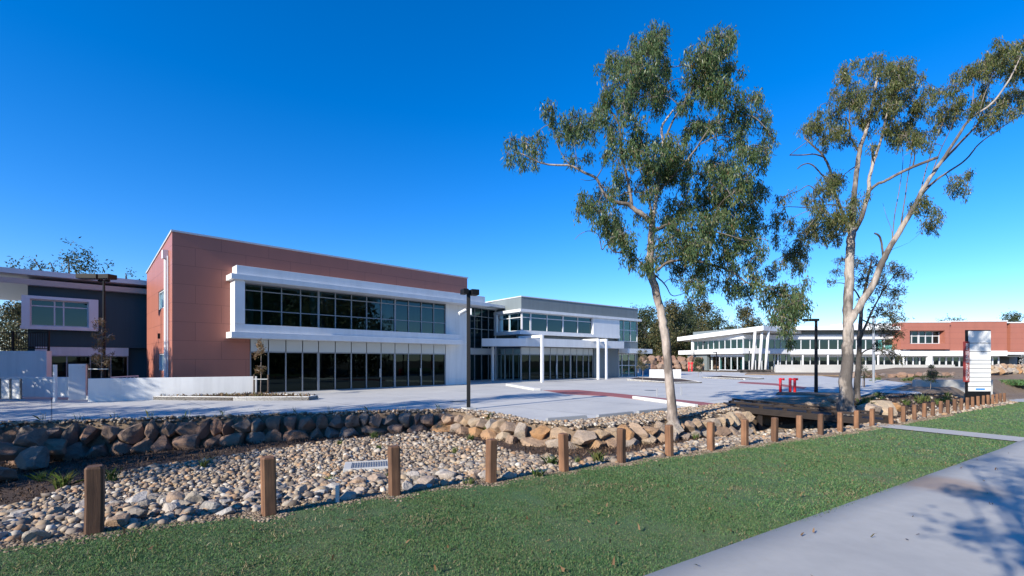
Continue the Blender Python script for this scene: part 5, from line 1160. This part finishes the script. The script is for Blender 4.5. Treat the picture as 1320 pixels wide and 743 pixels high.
# generic background trees
def bg_tree(name, label, x, y, z0, H, rad, seed, mats, Lf, dens, crown0=.35, group=None, n=26, lean=0, tr=1):
    rg = np.random.default_rng(seed); cl = []
    for i in range(n):
        t = rg.uniform(crown0, 1); w = rad*math.sin(math.pi*min(1, .25+.72*(t-crown0)/(1-crown0)))**.7
        a = rg.uniform(0, 6.28); rr_ = w*math.sqrt(rg.uniform(0,1)); cl.append((np.array([x+lean*t+rr_*math.cos(a), y+rr_*math.sin(a), z0+H*t-.1*H*rg.uniform(0,1)*(rr_/max(rad,.1))]), rad*rg.uniform(.26,.42), 1))
    limbs = [([np.array([x,y,z0-.3]), np.array([x+lean*.3,y,z0+H*.3]), np.array([x+lean*.6+rg.normal(0,.03*H),y,z0+H*.6]), np.array([x+lean,y,z0+H*.9])], .022*H*tr, .004*H*tr)]
    for i in range(5):
        a = rg.uniform(0,6.28); t = rg.uniform(.3,.6); q = np.array([x+lean*t,y,z0+H*t]); limbs.append(([q, q+np.array([math.cos(a)*rad*.4, math.sin(a)*rad*.4, H*.14]), q+np.array([math.cos(a)*rad*.75, math.sin(a)*rad*.75, H*.3])], .009*H*tr, .003*H*tr))
    return tree(name, label, 'tree', (x,y,z0), limbs, cl, mats, seed, Lf, Lf*.42, dens, 12, .3, group, Lf*1.4, 7, False)
wood = 'trees of the wood beyond the grey building'; protos = []
for i in range(4):
    protos.append(bg_tree('forest_tree', 'dense dark green eucalypt in the wood beyond the grey building', 0, 0, 0, 15, 4.6, 200+i, (M['bark_dark'], M['leaf_dark' if i % 2 else 'leaf_olive']), .55, 52, .12, wood, 34))
k = 0
for row, (Yr, x0, x1, n, h0, h1) in enumerate(((104,24,60,9,.70,.95),(118,24,66,9,.85,1.12),(135,25,72,8,.95,1.25))):
    for i in range(n):
        rd = random.Random(row*31+i); x = x0+(x1-x0)*(i+rd.uniform(-.3,.3))/(n-1); s = rd.uniform(h0,h1); pr = protos[k % 4]
        if row and x > 52: s *= .8
        o = pr if k < 4 else copy_tree(pr); o.location = (x, Yr+rd.uniform(-4,4), -.3); o.scale = (s*rd.uniform(.9,1.2), s, s); o.rotation_euler.z = rd.uniform(0,6.28); k += 1
bg_tree('gum_tree', 'open crowned gum rising above the wood behind the tall tree trunk', 38.5, 108, 0, 13.2, 4.2, 231, (M['bark_dark'],M['leaf_dark']), .42, 26, .55, None, 16)
bg_tree('gum_tree', 'sparse gum tree rising behind the charcoal building at far left', -40, 42, 0, 12.0, 3.6, 232, (M['bark_dark'],M['leaf_dark']), .28, 22, .55, None, 18)
for i, (x, y, H, lab) in enumerate([(-44,41,5.9,'green bushy tree above the high pale wall at the left photo edge'),(-41,44,6.3,'second bushy tree above the pale wall, nearer the charcoal building'),(-48,46,6.6,'dark tree at the extreme left photo edge behind the fence')]):
    bg_tree('bushy_tree', lab, x, y, .8, H, 2.6, 240+i, (M['bark_dark'],M['leaf_olive' if i == 0 else 'leaf_dark']), .28, 50, .2, None, 24)
bg_tree('gum_tree', 'small gum crown just showing over the charcoal roof beside the red building', -36.5, 44, 0, 11.0, 1.6, 250, (M['bark_dark'],M['leaf_dark']), .25, 24, .7, None, 7)
for i, (x, y, H, r_, lab) in enumerate([(120,112,13,4,'dark tree at the right photo edge above the house'),(100,92,6,3,'dark shrub tree beside the carport at right'),(106,95,7,3,'bushy dark tree right of the carport'),(112,120,12,5,'tree peeping over the red block at the far right')]):
    bg_tree('bushy_tree', lab, x, y, 0, H, r_, 260+i, (M['bark_dark'],M['leaf_dark']), .4, 50, .15, None, 22)
bg_tree('bare_tree', 'almost leafless tree behind the far office roof', 50, 112, 0, 14.0, 3.5, 270, (M['bark_dark'],M['leaf_brown']), .2, 1.2, .5, None, 16)
# shrubs in front of the far plinth
VV = []; FF = []; vb = 0
for i, (px, py, Y, w_, lab) in enumerate([(1172,484,56,2.2,'low green shrub row on the bank left of the sign wall'),(1195,486,54,1.8,'low shrub behind the pale sign wall'),(1300,492,48,2.4,'bright green grassy mound at the right edge behind the sign')]):
    p = at(px, py+4, Y); rg = np.random.default_rng(300+i); n = 2500; X = p.x+rg.normal(0,w_*.6,n); Yy = p.y+rg.normal(0,.7,n)
    v, f = blades(X, Yy, np.full(n,p.z), .55, .07, rg, .5); o = link_mesh('low_shrub', np_mesh('low_shrub', v-np.array(p), f), M['blade' if i == 2 else 'leaf_dark']); o.location = p; tag(o, lab, 'shrub')
# trees beyond the left and behind the photographer: their shade falls across the wall, the drive and the footpath
def lit(c, t): return (LD[1]*c+LD[0]*t, -LD[0]*c+LD[1]*t)      # across / along the sunlight
for i, (c, t, H, r_, n, c0, dn, lab) in enumerate([(-16.9,-8,15.0,2.7,44,.2,52,'tall gum left of the frame whose long shade crosses the car park'),(-20.6,-8,7.6,2.6,24,.2,46,'gum tree left of the frame shading the middle of the long boulder wall'),
   (-24.2,-9.5,7.2,2.4,22,.22,44,'gum tree left of the frame shading the left end of the long boulder wall'),(-30.0,-10,9.6,2.8,30,.22,60,'gum tree far left of the frame shading the white pillar and garden wall'),(-34.5,-11,10,3.4,38,.15,150,'gum tree far left of the frame shading the low ramp wall'),(-39.3,-12,10.5,3.6,46,.12,210,'farthest left gum tree shading the high pale retaining wall'),(-17,-12,7.5,2.2,20,.12,46,'low bushy gum left of the frame shading the dark mulch')]):
    x, y = lit(c, t); bg_tree('gum_tree', lab, x, y, -.3, H, r_, 400+i, (M['bark1'],M['leaf']), .3, dn, c0, None, n)
for i in range(24):
    o = copy_tree(protos[i % 4]); rd = random.Random(900+i); o['group'] = 'trees across the road behind the photographer'; o['label'] = 'roadside eucalypt across the road, seen only mirrored in the office windows'
    o.location = (40+i*3.6, 10-i*4.6+rd.uniform(-3,3), -.6); s_ = rd.uniform(1.25,1.75); o.scale = (s_,s_,s_); o.rotation_euler.z = rd.uniform(0,6.28)
x, y = lit(.5,-4); bg_tree('gum_tree', 'gum tree behind the photographer that shades the footpath', x, y, 0, 9.6, .95, 410, (M['bark1'],M['leaf']), .13, 60, .5, None, 24, tr=.45)
